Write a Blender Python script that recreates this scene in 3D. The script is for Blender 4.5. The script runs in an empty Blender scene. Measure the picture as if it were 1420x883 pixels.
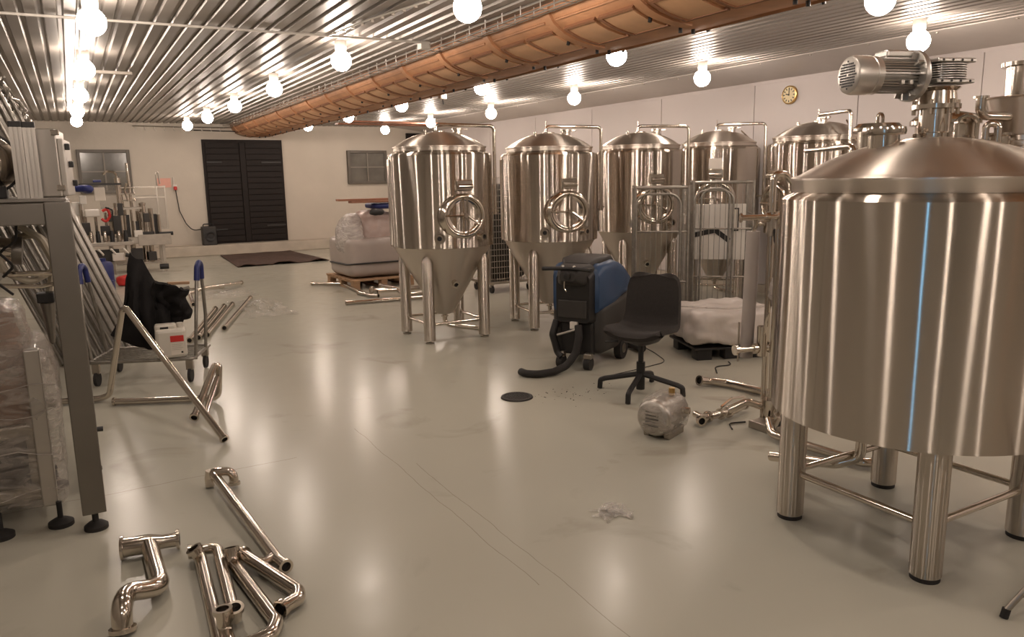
import bpy, bmesh, math, random
from mathutils import Vector, Matrix, noise, Euler
random.seed(7)
PI = math.pi
C = bpy.context.scene.collection
SC = bpy.context.scene

# ------------------------------------------------------------------ camera, world, exposure
cam_d = bpy.data.cameras.new('camera')
cam = bpy.data.objects.new('camera', cam_d); C.objects.link(cam)
cam.location = (0, 0, 1.6)
cam.rotation_euler = (1.3891488, 0.0163254, -0.5186467)
cam_d.sensor_width = 36.0
cam_d.lens = 36.0 * 1060.0 / 1420.0
cam_d.clip_end = 200
cam_d.clip_start = 0.05
SC.camera = cam
SC.view_settings.view_transform = 'Standard'
SC.view_settings.look = 'None'
SC.view_settings.gamma = 1.0
SC.view_settings.use_curve_mapping = False
SC.view_settings.exposure = 0.0
w = bpy.data.worlds.new('added_blue_backdrop'); SC.world = w; w.use_nodes = True
w.node_tree.nodes['Background'].inputs[0].default_value = (0.24, 0.60, 1.0, 1)  # added blue, there to shine in through the left wall opening
w.node_tree.nodes['Background'].inputs[1].default_value = 9.0
SC.cycles.max_bounces = 8
SC.cycles.glossy_bounces = 5
SC.cycles.transparent_max_bounces = 12
SC.cycles.caustics_reflective = False
SC.cycles.caustics_refractive = False
SC.cycles.sample_clamp_indirect = 4.0
LAMP_STRENGTH = 97.0
LAMP_COLOR = (1.0, 0.84, 0.72, 1)

# ------------------------------------------------------------------ materials
def mat(name, col, rough=0.5, metal=0.0, var=0.0, vscale=6.0, bump=0.0, bscale=40.0, rvar=0.0,
        stretch=(1, 1, 1), aniso=0.0, emit=None, spec=0.5, alpha=1.0, trans=0.0, coat=0.0):
    m = bpy.data.materials.new(name); m.use_nodes = True
    nt = m.node_tree; N = nt.nodes; L = nt.links
    b = N['Principled BSDF']
    b.inputs['Base Color'].default_value = (*col, 1)
    b.inputs['Roughness'].default_value = rough
    b.inputs['Metallic'].default_value = metal
    b.inputs['Specular IOR Level'].default_value = spec
    b.inputs['Alpha'].default_value = alpha
    b.inputs['Transmission Weight'].default_value = trans
    b.inputs['Coat Weight'].default_value = coat
    if aniso:
        b.inputs['Anisotropic'].default_value = aniso; b.inputs['Anisotropic Rotation'].default_value = 0.25
        t = N.new('ShaderNodeTangent'); t.direction_type = 'RADIAL'; t.axis = 'Z'
        L.new(t.outputs[0], b.inputs['Tangent'])
    if emit:
        b.inputs['Emission Color'].default_value = emit[0]
        b.inputs['Emission Strength'].default_value = emit[1]
    if var or rvar or bump:
        tc = N.new('ShaderNodeTexCoord'); mp = N.new('ShaderNodeMapping')
        mp.inputs['Scale'].default_value = stretch
        L.new(tc.outputs['Object'], mp.inputs[0])
    if var or rvar:
        n = N.new('ShaderNodeTexNoise'); n.inputs['Scale'].default_value = vscale
        n.inputs['Detail'].default_value = 5
        L.new(mp.outputs[0], n.inputs['Vector'])
        if var:
            r = N.new('ShaderNodeMapRange'); r.inputs[1].default_value = 0.25; r.inputs[2].default_value = 0.75
            r.inputs[3].default_value = 1 - var; r.inputs[4].default_value = 1 + var
            L.new(n.outputs[0], r.inputs[0])
            mx = N.new('ShaderNodeVectorMath'); mx.operation = 'SCALE'
            mx.inputs[0].default_value = col
            L.new(r.outputs[0], mx.inputs['Scale']); L.new(mx.outputs[0], b.inputs['Base Color'])
        if rvar:
            r = N.new('ShaderNodeMapRange'); r.inputs[1].default_value = 0.3; r.inputs[2].default_value = 0.7
            r.inputs[3].default_value = max(0.02, rough - rvar); r.inputs[4].default_value = rough + rvar
            L.new(n.outputs[0], r.inputs[0]); L.new(r.outputs[0], b.inputs['Roughness'])
    if bump:
        n2 = N.new('ShaderNodeTexNoise'); n2.inputs['Scale'].default_value = bscale; n2.inputs['Detail'].default_value = 4
        L.new(mp.outputs[0], n2.inputs['Vector'])
        bp = N.new('ShaderNodeBump'); bp.inputs['Strength'].default_value = bump; bp.inputs['Distance'].default_value = 0.02
        L.new(n2.outputs[0], bp.inputs['Height']); L.new(bp.outputs[0], b.inputs['Normal'])
    return m

def film_mat(name, tint, amt, rough=0.12):
    m = bpy.data.materials.new(name); m.use_nodes = True
    nt = m.node_tree; N = nt.nodes; L = nt.links
    b = N['Principled BSDF']; out = N['Material Output']
    b.inputs['Base Color'].default_value = (*tint, 1); b.inputs['Roughness'].default_value = rough
    b.inputs['Specular IOR Level'].default_value = 0.8
    tr = N.new('ShaderNodeBsdfTransparent'); mx = N.new('ShaderNodeMixShader')
    tc = N.new('ShaderNodeTexCoord'); mp = N.new('ShaderNodeMapping'); mp.inputs['Scale'].default_value = (3, 3, 9)
    mp.inputs['Rotation'].default_value = (0.2, 0.3, 0.1)
    n = N.new('ShaderNodeTexNoise'); n.inputs['Scale'].default_value = 3; n.inputs['Detail'].default_value = 4; n.inputs['Distortion'].default_value = 1.0
    L.new(tc.outputs['Object'], mp.inputs[0]); L.new(mp.outputs[0], n.inputs['Vector'])
    r = N.new('ShaderNodeMapRange'); r.inputs[1].default_value = 0.35; r.inputs[2].default_value = 0.7
    r.inputs[3].default_value = max(0.02, amt - 0.22); r.inputs[4].default_value = min(1, amt + 0.25)
    L.new(n.outputs[0], r.inputs[0])
    bp = N.new('ShaderNodeBump'); bp.inputs['Strength'].default_value = 0.7; bp.inputs['Distance'].default_value = 0.03
    L.new(n.outputs[0], bp.inputs['Height']); L.new(bp.outputs[0], b.inputs['Normal'])
    L.new(r.outputs[0], mx.inputs[0]); L.new(tr.outputs[0], mx.inputs[1]); L.new(b.outputs[0], mx.inputs[2])
    L.new(mx.outputs[0], out.inputs[0])
    return m

def brushed(name, col, rough, aniso, var=0.0):
    m = bpy.data.materials.new(name); m.use_nodes = True
    nt = m.node_tree; N = nt.nodes; L = nt.links
    N.remove(N['Principled BSDF']); out = N['Material Output']
    g = N.new('ShaderNodeBsdfAnisotropic'); g.distribution = 'GGX'
    g.inputs['Color'].default_value = (*col, 1); g.inputs['Roughness'].default_value = rough; g.inputs['Anisotropy'].default_value = aniso
    t = N.new('ShaderNodeTangent'); t.direction_type = 'RADIAL'; t.axis = 'Z'
    L.new(t.outputs[0], g.inputs['Tangent'])
    tc = N.new('ShaderNodeTexCoord'); mp = N.new('ShaderNodeMapping'); mp.inputs['Scale'].default_value = (2.5, 2.5, 0.5)
    n = N.new('ShaderNodeTexNoise'); n.inputs['Scale'].default_value = 2.0; n.inputs['Detail'].default_value = 2
    bp = N.new('ShaderNodeBump'); bp.inputs['Strength'].default_value = var; bp.inputs['Distance'].default_value = 0.02
    L.new(tc.outputs['Object'], mp.inputs[0]); L.new(mp.outputs[0], n.inputs['Vector']); L.new(n.outputs[0], bp.inputs['Height'])
    if var: L.new(bp.outputs[0], g.inputs['Normal'])
    L.new(g.outputs[0], out.inputs[0])
    return m

def floor_mat():
    m = bpy.data.materials.new('painted_concrete'); m.use_nodes = True
    nt = m.node_tree; N = nt.nodes; L = nt.links
    b = N['Principled BSDF']; b.inputs['Specular IOR Level'].default_value = 0.13
    tc = N.new('ShaderNodeTexCoord')
    def nz(scale, det=5, dist=0.0):
        n = N.new('ShaderNodeTexNoise'); n.inputs['Scale'].default_value = scale; n.inputs['Detail'].default_value = det
        n.inputs['Distortion'].default_value = dist
        L.new(tc.outputs['Object'], n.inputs['Vector']); return n
    def rng(src, a, bb, c, d):
        r = N.new('ShaderNodeMapRange'); r.inputs[1].default_value = a; r.inputs[2].default_value = bb
        r.inputs[3].default_value = c; r.inputs[4].default_value = d; L.new(src, r.inputs[0]); return r.outputs[0]
    big = nz(0.5, 3, 0.2); fine = nz(7, 6)
    ramp = N.new('ShaderNodeMix'); ramp.data_type = 'RGBA'
    ramp.inputs[6].default_value = (0.46, 0.445, 0.375, 1); ramp.inputs[7].default_value = (0.50, 0.48, 0.40, 1)
    L.new(rng(big.outputs[0], 0.3, 0.7, 0, 1), ramp.inputs[0])
    # worn dirty spots
    spots = nz(1.7, 8, 0.8)
    dirt = N.new('ShaderNodeMix'); dirt.data_type = 'RGBA'; dirt.inputs[7].default_value = (0.27, 0.235, 0.18, 1)
    L.new(ramp.outputs[2], dirt.inputs[6]); L.new(rng(spots.outputs[0], 0.60, 0.80, 0, 0.75), dirt.inputs[0])
    # hairline cracks: along x = 1.49 and across y = 4.35
    sp = N.new('ShaderNodeSeparateXYZ'); L.new(tc.outputs['Object'], sp.inputs[0])
    def line(axis, pos, amp, width, lo_axis, lo, hi):
        wob = N.new('ShaderNodeMath'); wob.operation = 'MULTIPLY_ADD'; wob.inputs[1].default_value = amp; wob.inputs[2].default_value = -pos - amp * 0.5
        L.new(nz(2.2, 6).outputs[0], wob.inputs[0])
        ad = N.new('ShaderNodeMath'); ad.operation = 'ADD'; L.new(sp.outputs[axis], ad.inputs[0]); L.new(wob.outputs[0], ad.inputs[1])
        ab = N.new('ShaderNodeMath'); ab.operation = 'ABSOLUTE'; L.new(ad.outputs[0], ab.inputs[0])
        lt = N.new('ShaderNodeMath'); lt.operation = 'LESS_THAN'; lt.inputs[1].default_value = width; L.new(ab.outputs[0], lt.inputs[0])
        g = N.new('ShaderNodeMath'); g.operation = 'GREATER_THAN'; g.inputs[1].default_value = lo; L.new(sp.outputs[lo_axis], g.inputs[0])
        l2 = N.new('ShaderNodeMath'); l2.operation = 'LESS_THAN'; l2.inputs[1].default_value = hi; L.new(sp.outputs[lo_axis], l2.inputs[0])
        m1 = N.new('ShaderNodeMath'); m1.operation = 'MULTIPLY'; L.new(lt.outputs[0], m1.inputs[0]); L.new(g.outputs[0], m1.inputs[1])
        m2 = N.new('ShaderNodeMath'); m2.operation = 'MULTIPLY'; L.new(m1.outputs[0], m2.inputs[0]); L.new(l2.outputs[0], m2.inputs[1])
        return m2.outputs[0]
    c0 = line(0, 1.46, 0.05, 0.002, 1, 2.4, 4.7); c1 = line(0, 1.56, 0.05, 0.002, 1, 1.0, 3.9); c2 = line(1, 4.36, 0.10, 0.003, 0, -0.7, 1.0)
    mxm = N.new('ShaderNodeMath'); mxm.operation = 'MAXIMUM'; mx0 = N.new('ShaderNodeMath'); mx0.operation = 'MAXIMUM'; L.new(c0, mx0.inputs[0]); L.new(c1, mx0.inputs[1]); L.new(mx0.outputs[0], mxm.inputs[0]); L.new(c2, mxm.inputs[1])
    half = N.new('ShaderNodeMath'); half.operation = 'MULTIPLY'; half.inputs[1].default_value = 0.45; L.new(mxm.outputs[0], half.inputs[0])
    cr = N.new('ShaderNodeMix'); cr.data_type = 'RGBA'; cr.inputs[7].default_value = (0.16, 0.12, 0.085, 1)
    L.new(dirt.outputs[2], cr.inputs[6]); L.new(half.outputs[0], cr.inputs[0])
    L.new(cr.outputs[2], b.inputs['Base Color'])
    L.new(rng(fine.outputs[0], 0.3, 0.7, 0.20, 0.25), b.inputs['Roughness'])
    bp = N.new('ShaderNodeBump'); bp.inputs['Strength'].default_value = 0.035; bp.inputs['Distance'].default_value = 0.02
    L.new(nz(1.4, 2).outputs[0], bp.inputs['Height']); L.new(bp.outputs[0], b.inputs['Normal'])
    return m

M = dict(
    floor=floor_mat(),
    ceil=mat('ribbed_sheet_metal', (0.31, 0.28, 0.25), 0.42, 0.4, var=0.04, vscale=2),
    wall=mat('white_painted_block', (0.60, 0.54, 0.46), 0.75, var=0.05, vscale=1.5, bump=0.25, bscale=6),
    greywall=mat('bare_concrete_wall', (0.26, 0.24, 0.21), 0.85, var=0.12, vscale=2),
    barlight=mat('lighter_grey_bar', (0.24, 0.21, 0.175), 0.5),
    panel=mat('pale_wall_panel', (0.585, 0.535, 0.515), 0.55, var=0.03, vscale=1.2),
    soffit=mat('smooth_white_soffit', (0.58, 0.53, 0.49), 0.45, 0.0, var=0.03),
    step=mat('painted_plinth', (0.52, 0.46, 0.38), 0.7, var=0.12, vscale=4),
    darkwood=mat('dark_stained_boards', (0.013, 0.0085, 0.007), 0.6, spec=0.3, var=0.35, vscale=5, stretch=(1, 6, 12), bump=0.2),
    darkgrey=mat('grey_window_paint', (0.125, 0.108, 0.088), 0.5, var=0.1),
    pane=mat('dirty_dark_glass', (0.13, 0.12, 0.10), 0.12, 0.0, var=0.35, vscale=3, spec=0.7),
    duct=mat('brown_moulded_board', (0.50, 0.255, 0.13), 0.55, var=0.22, vscale=4, bump=0.12, bscale=14),
    ductshade=mat('duct_shade_brown', (0.26, 0.12, 0.06), 0.6),  # shade along the duct panel edges, put in as darker brown
    ductl=mat('light_brown_board', (0.66, 0.39, 0.22), 0.5, var=0.10, vscale=5),
    steel=brushed('brushed_steel', (0.60, 0.545, 0.485), 0.22, 0.85, 0.06),
    steel2=brushed('satin_steel_cone', (0.68, 0.62, 0.555), 0.34, 0.55, 0.04),
    tube=mat('polished_steel_tube', (0.66, 0.60, 0.53), 0.14, 1.0, rvar=0.04, vscale=12),
    dullsteel=mat('dull_steel', (0.44, 0.40, 0.35), 0.36, 1.0, var=0.12, vscale=9),
    cabsteel=mat('cabinet_sheet_steel', (0.58, 0.55, 0.51), 0.30, 1.0, var=0.04),
    framesteel=mat('satin_frame_steel', (0.25, 0.232, 0.21), 0.38, 1.0, var=0.05, vscale=4),
    galv=mat('galvanised_steel', (0.30, 0.28, 0.25), 0.42, 0.9, var=0.2, vscale=22),
    alu=mat('anodised_aluminium', (0.52, 0.49, 0.45), 0.38, 0.85),
    cast=mat('cast_grey_alloy', (0.50, 0.48, 0.45), 0.34, 0.85, var=0.08, vscale=20),
    black=mat('black_plastic', (0.012, 0.011, 0.011), 0.5, var=0.2),
    rubber=mat('black_rubber', (0.02, 0.018, 0.017), 0.75),
    fabric=mat('dark_grey_fabric', (0.028, 0.024, 0.022), 0.9, var=0.15, vscale=60, bump=0.15, bscale=200),
    cloth=mat('black_cloth', (0.008, 0.007, 0.007), 0.85, bump=0.2, bscale=30, spec=0.25),
    blue=mat('blue_plastic', (0.022, 0.055, 0.125), 0.42, var=0.06),
    darkblue=mat('dark_blue_grip', (0.012, 0.02, 0.12), 0.45),
    charcoal=mat('charcoal_plastic', (0.03, 0.027, 0.025), 0.55, var=0.15, vscale=5),
    white=mat('white_plastic', (0.72, 0.68, 0.62), 0.4),
    whitewrap=mat('white_sack_wrap', (0.55, 0.50, 0.46), 0.38, var=0.08, vscale=3, bump=0.6, bscale=7),
    greywrap=mat('grey_drum_plastic', (0.42, 0.36, 0.325), 0.35, var=0.10, vscale=3),
    pinkwrap=mat('dusky_wrap', (0.46, 0.35, 0.31), 0.3, var=0.12, vscale=4, bump=0.5, bscale=8),
    paper=mat('paper', (0.72, 0.66, 0.58), 0.8),
    pink=mat('pink_paper', (0.78, 0.42, 0.34), 0.8, var=0.06),
    red=mat('red_plastic', (0.55, 0.03, 0.025), 0.45),
    jug=mat('milky_plastic', (0.62, 0.58, 0.51), 0.4),
    rug=mat('brown_rug', (0.085, 0.052, 0.04), 0.95, var=0.3, vscale=7, bump=0.3, bscale=60),
    wood=mat('pallet_wood', (0.42, 0.26, 0.15), 0.75, var=0.2, vscale=5, stretch=(1, 6, 6)),
    brownboard=mat('red_brown_boards', (0.26, 0.11, 0.06), 0.6, var=0.2, vscale=4),
    beige=mat('beige_hose', (0.52, 0.46, 0.36), 0.45),
    brown=mat('brown_carton', (0.26, 0.155, 0.105), 0.75, var=0.15, vscale=4),
    sleeve=mat('grey_foam_sleeve', (0.40, 0.35, 0.315), 0.6, var=0.05),
    brass=mat('brass', (0.55, 0.36, 0.14), 0.35, 1.0),
    cream=mat('cream_dial', (0.80, 0.68, 0.42), 0.5),
    globe=mat('opal_globe', (1, 0.95, 0.88), 0.3, emit=(LAMP_COLOR, LAMP_STRENGTH)),
    film=film_mat('clear_film', (0.62, 0.56, 0.50), 0.38),
    film2=film_mat('cloudy_film', (0.60, 0.54, 0.50), 0.80, 0.25),
    clear=mat('clear_guard', (0.42, 0.39, 0.35), 0.08, alpha=0.22),
    film3=film_mat('thin_loose_film', (0.70, 0.66, 0.60), 0.3, 0.15),
    cool=None,
)

# ------------------------------------------------------------------ mesh helpers
class MB:
    def __init__(self): self.bm = bmesh.new(); self.m = Matrix(); self.bev = False
    def at(self, loc=(0, 0, 0), rot=(0, 0, 0)):
        self.m = Matrix.Translation(loc) @ Euler(rot).to_matrix().to_4x4(); return self
    def V(self, p): return self.bm.verts.new(self.m @ Vector(p))
    def F(self, vs):
        try: return self.bm.faces.new(vs)
        except ValueError: return None
    def box(self, x0, x1, y0, y1, z0, z1, bev=0.0):
        v = [self.V((x, y, z)) for z in (z0, z1) for y in (y0, y1) for x in (x0, x1)]
        fs = [self.F([v[i] for i in q]) for q in ((0, 2, 3, 1), (4, 5, 7, 6), (0, 1, 5, 4), (2, 6, 7, 3), (0, 4, 6, 2), (1, 3, 7, 5))]
        if bev:
            self.bev = True
            es = list({e for f in fs for e in f.edges})
            bmesh.ops.bevel(self.bm, geom=es, offset=bev, segments=2, profile=0.5, affect='EDGES', clamp_overlap=True)
        return self
    def cb(self, c, s, bev=0.0):
        return self.box(c[0]-s[0]/2, c[0]+s[0]/2, c[1]-s[1]/2, c[1]+s[1]/2, c[2]-s[2]/2, c[2]+s[2]/2, bev)
    def ring_sweep(self, rings, closed=False, caps=True):
        n = len(rings[0]); k = len(rings)
        for i in range(k if closed else k - 1):
            a, b = rings[i], rings[(i + 1) % k]
            for j in range(n): self.F([a[j], a[(j+1) % n], b[(j+1) % n], b[j]])
        if caps and not closed:
            self.F(list(reversed(rings[0]))); self.F(rings[-1])
        return self
    def tube(self, pts, r, seg=10, fillet=0.0, closed=False, caps=True, fs=5, rr=None):
        P = [Vector(p) for p in pts]
        if fillet and len(P) > 2:
            Q = []
            n = len(P)
            for i in range(n):
                if not closed and i in (0, n - 1): Q.append(P[i]); continue
                a, b, c = P[i-1], P[i], P[(i+1) % n]
                u, v = (a - b), (c - b)
                lu, lv = u.length, v.length; u.normalize(); v.normalize()
                ang = u.angle(v, PI)
                if ang > PI - 0.05: Q.append(b); continue
                d = min(fillet / math.tan(ang / 2), lu * 0.48, lv * 0.48)
                p0, p2 = b + u * d, b + v * d
                for k in range(fs + 1):
                    t = k / fs
                    # circular-ish arc (rational quadratic)
                    wgt = math.sin(ang / 2)
                    q = (p0 * (1-t)**2 + b * (2*t*(1-t)*wgt) + p2 * t*t) / ((1-t)**2 + 2*t*(1-t)*wgt + t*t)
                    Q.append(q)
            P = Q
        n = len(P); rings = []
        T = []
        for i in range(n):
            if closed: t = (P[(i+1) % n] - P[i-1])
            elif i == 0: t = P[1] - P[0]
            elif i == n - 1: t = P[-1] - P[-2]
            else: t = (P[i+1] - P[i]).normalized() + (P[i] - P[i-1]).normalized()
            T.append(t.normalized())
        up = Vector((0, 0, 1)) if abs(T[0].z) < 0.9 else Vector((1, 0, 0))
        nrm = T[0].cross(up).normalized()
        for i in range(n):
            nrm = (nrm - T[i] * nrm.dot(T[i]))
            nrm = nrm.normalized() if nrm.length > 1e-6 else T[i].orthogonal().normalized()
            bn = T[i].cross(nrm)
            ri = rr[i] if rr and len(rr) == n else r
            rings.append([self.V(P[i] + (nrm * math.cos(2*PI*j/seg) + bn * math.sin(2*PI*j/seg)) * ri) for j in range(seg)])
        return self.ring_sweep(rings, closed, caps)
    def cyl(self, a, b, r, r2=None, seg=16):
        return self.tube([a, b], r, seg, rr=[r, r if r2 is None else r2])
    def pipe(self, a, b, r, th=0.004, seg=16):     # an open-ended hollow straight length
        a = Vector(a); b = Vector(b); d = (b - a).normalized(); o = d.orthogonal().normalized(); q = d.cross(o)
        R = []
        for p, rad in ((a, r - th), (a, r), (b, r), (b, r - th)):
            R.append([self.V(p + (o*math.cos(2*PI*j/seg) + q*math.sin(2*PI*j/seg))*rad) for j in range(seg)])
        return self.ring_sweep(R, closed=True)
    def lathe(self, prof, seg=48, sx=1.0, sy=1.0):
        rings = []
        for r, z in prof:
            if r < 1e-5: rings.append([self.V((0, 0, z))])
            else: rings.append([self.V((r*sx*math.cos(2*PI*j/seg), r*sy*math.sin(2*PI*j/seg), z)) for j in range(seg)])
        for a, b in zip(rings, rings[1:]):
            for j in range(seg):
                k = (j + 1) % seg
                if len(a) == 1 and len(b) == 1: continue
                if len(a) == 1: self.F([a[0], b[j], b[k]][::-1] if False else [a[0], b[k], b[j]])
                elif len(b) == 1: self.F([a[j], a[k], b[0]])
                else: self.F([a[j], a[k], b[k], b[j]])
        return self
    def prism(self, outline, z0, z1):        # outline in xy of the current frame
        a = [self.V((x, y, z0)) for x, y in outline]; b = [self.V((x, y, z1)) for x, y in outline]
        self.F(a[::-1]); self.F(b)
        n = len(a)
        for i in range(n): self.F([a[i], a[(i+1) % n], b[(i+1) % n], b[i]])
        return self
    def grid(self, fn, nu, nv, thick=0.0):
        g = [[Vector(fn(i / nu, j / nv)) for j in range(nv + 1)] for i in range(nu + 1)]
        if not thick:
            vs = [[self.V(p) for p in r] for r in g]
            for i in range(nu):
                for j in range(nv): self.F([vs[i][j], vs[i+1][j], vs[i+1][j+1], vs[i][j+1]])
            return self
        def nr(i, j):
            a = g[min(i+1, nu)][j] - g[max(i-1, 0)][j]; b = g[i][min(j+1, nv)] - g[i][max(j-1, 0)]
            c = a.cross(b); return c.normalized() if c.length > 1e-9 else Vector((0, 0, 1))
        A = [[self.V(g[i][j] + nr(i, j)*thick/2) for j in range(nv+1)] for i in range(nu+1)]
        B = [[self.V(g[i][j] - nr(i, j)*thick/2) for j in range(nv+1)] for i in range(nu+1)]
        for i in range(nu):
            for j in range(nv):
                self.F([A[i][j], A[i+1][j], A[i+1][j+1], A[i][j+1]]); self.F([B[i][j], B[i][j+1], B[i+1][j+1], B[i+1][j]])
        for i in range(nu):
            self.F([A[i][0], B[i][0], B[i+1][0], A[i+1][0]]); self.F([A[i][nv], A[i+1][nv], B[i+1][nv], B[i][nv]])
        for j in range(nv):
            self.F([A[0][j], A[0][j+1], B[0][j+1], B[0][j]]); self.F([A[nu][j], B[nu][j], B[nu][j+1], A[nu][j+1]])
        return self
    def blob(self, c, s, n=10, power=5, amp=0.03, freq=3.0, seed=0, taper=0.0):   # crumpled rounded box
        tmp = bmesh.new(); bmesh.ops.create_cube(tmp, size=2)
        bmesh.ops.subdivide_edges(tmp, edges=tmp.edges[:], cuts=n, use_grid_fill=True)
        mp = {}
        for v in tmp.verts:
            d = v.co.normalized()
            rad = (abs(d.x)**power + abs(d.y)**power + abs(d.z)**power) ** (-1/power)
            p = d * rad
            k = 1 - taper * (p.z + 1) / 2
            q = Vector((p.x*s[0]/2*k, p.y*s[1]/2*k, p.z*s[2]/2))
            nn = noise.noise(q*freq + Vector((seed, seed*2, 0)))*amp + noise.noise(q*freq*3.1 + Vector((0, seed, 9)))*amp*0.45
            mp[v] = self.V(Vector(c) + q + d*nn)
        for f in tmp.faces: self.F([mp[v] for v in f.verts])
        tmp.free(); return self
    def build(self, name, material, parent=None, smooth=40, kind=None, label=None):
        bm = self.bm
        bmesh.ops.recalc_face_normals(bm, faces=bm.faces[:])
        me = bpy.data.meshes.new(name); bm.to_mesh(me); bm.free()
        if smooth and self.bev: smooth = 15
        if smooth:
            me.shade_smooth(); me.set_sharp_from_angle(angle=math.radians(smooth))
        me.materials.append(M[material] if isinstance(material, str) else material)
        o = bpy.data.objects.new(name, me); C.objects.link(o)
        if parent: o.parent = parent
        if kind: o['kind'] = kind
        if label: o['label'] = label
        return o

def thing(name, label, cat, loc=(0, 0, 0), rz=0.0, group=None):
    o = bpy.data.objects.new(name, None); C.objects.link(o)
    o.location = loc; o.rotation_euler = (0, 0, rz); o['label'] = label; o['category'] = cat
    o.empty_display_size = 0.1
    if group: o['group'] = group
    return o
def tag(o, label, cat, group=None):
    o['label'] = label; o['category'] = cat
    if group: o['group'] = group
    return o
def st(o): o['kind'] = 'structure'; return o
KIDS = {}
def kids(o): return [c for c in bpy.data.objects if c.parent == o]
def copy_tree(root, loc, rz, label):
    def rec(o, parent):
        c = o.copy(); C.objects.link(c)
        if parent: c.parent = parent
        for ch in kids(o): rec(ch, c)
        return c
    r = rec(root, None); r.location = loc; r.rotation_euler = (0, 0, rz); r['label'] = label
    return r
def dupe(o, parent, loc=None, rot=None):
    c = o.copy(); C.objects.link(c); c.parent = parent
    if loc is not None: c.location = loc
    if rot is not None: c.rotation_euler = rot
    return c

XL, XR, YF, YB, ZC = -1.2, 8.1, -3.6, 18.65, 2.9

# ------------------------------------------------------------------ the setting
st(MB().box(XL-0.2, XR+0.2, YF-0.2, YB+0.2, -0.2, 0).build('floor', 'floor', smooth=0))
# ceiling: ribbed sheet running along y
mb = MB(); prof = []; x = XL
while x < 7.22:
    prof += [(x, 2.9), (x+0.078, 2.9), (x+0.090, 2.924), (x+0.118, 2.924)]; x += 0.130
prof += [(x, 2.9)]
bot = [[mb.V((px, yy, pz)) for px, pz in prof] for yy in (YF, YB)]
top = [[mb.V((px, yy, 3.05)) for px, pz in (prof[0], prof[-1])] for yy in (YF, YB)]
for i in range(len(prof)-1): mb.F([bot[0][i], bot[0][i+1], bot[1][i+1], bot[1][i]])
mb.F([top[0][0], top[1][0], top[1][1], top[0][1]])
mb.F([bot[0][0], bot[1][0], top[1][0], top[0][0]]); mb.F([bot[0][-1], top[0][1], top[1][1], bot[1][-1]])
mb.F(bot[0][:] + [top[0][1], top[0][0]]); mb.F(bot[1][::-1] + [top[1][0], top[1][1]])
st(mb.build('ceiling', 'ceil', smooth=0))
xs = x
mb = MB(); mb.at((0, YB, 0), (PI/2, 0, 0)); mb.prism([(xs-0.02, 2.895), (XR, 2.80), (XR, 3.05), (xs-0.02, 3.05)], 0, YB-YF)
sof = st(mb.build('trim_1', 'soffit', smooth=0))
s0 = MB().cyl((0, 0, 0), (0, 0, -0.012), 0.012, seg=8).build('screw', 'dullsteel', sof)
for i in range(24):
    c = s0 if i == 0 else dupe(s0, sof)
    c.location = (xs+0.03, 1.0+i*0.72, 2.892)
# walls
st(MB().box(XL-0.2, XR+0.2, YB, YB+0.2, 0, 3.05).build('wall_back', 'wall', smooth=0))
st(MB().box(XL-0.2, XR+0.2, YF-0.2, YF, 0, 3.05).build('wall_front', 'greywall', smooth=0))
wr = st(MB().box(XR, XR+0.2, YF, YB, 0, 3.05).build('wall_right', 'panel', smooth=0))
seams = [-1.0, 0.8, 2.6, 4.59, 6.0, 7.58, 9.46, 11.3, 13.2, 15.1, 17.0]
for a, b in zip(seams, seams[1:]):
    MB().box(XR-0.018, XR, a+0.006, b-0.006, 0.12, 2.76, 0.003).build('panel', 'panel', wr, smooth=0)
st(MB().box(XR-0.03, XR, YF, YB, 0, 0.11).build('baseboard_right', 'step', smooth=0))
# left wall with an added window behind the camera, for the blue tank reflection
wy0, wy1, wz0, wz1 = -1.05, -0.83, 0.55, 2.35
mb = MB()
def ring(x, pts): return [mb.V((x, y, z)) for y, z in pts]
O_ = [(YF, 0), (YB, 0), (YB, 3.05), (YF, 3.05)]; I_ = [(wy0, wz0), (wy1, wz0), (wy1, wz1), (wy0, wz1)]
a, b, c, d = ring(XL, O_), ring(XL, I_), ring(XL-0.2, O_), ring(XL-0.2, I_)
for i in range(4):
    j = (i+1) % 4
    mb.F([a[i], a[j], b[j], b[i]]); mb.F([c[i], d[i], d[j], c[j]]); mb.F([b[i], b[j], d[j], d[i]]); mb.F([a[i], c[i], c[j], a[j]])
st(mb.build('wall_left', 'greywall', smooth=0))
w3 = st(MB().box(XL-0.14, XL-0.06, wy0, wy0+0.03, wz0, wz1).build('added_window', 'darkgrey', smooth=0))
MB().box(XL-0.14, XL-0.06, wy1-0.03, wy1, wz0, wz1).build('stile', 'darkgrey', w3, smooth=0)
MB().box(XL-0.14, XL-0.06, wy0+0.03, wy1-0.03, wz0, wz0+0.03).build('rail', 'darkgrey', w3, smooth=0)
MB().box(XL-0.14, XL-0.06, wy0+0.03, wy1-0.03, wz1-0.03, wz1).build('rail', 'darkgrey', w3, smooth=0)
# plinth step along the back wall
mb = MB().at((XL, 0, 0)); mb.box(0, XR-XL, 18.22, YB, 0, 0.225, 0.015); st(mb.build('trim_2', 'step', smooth=0))
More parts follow.
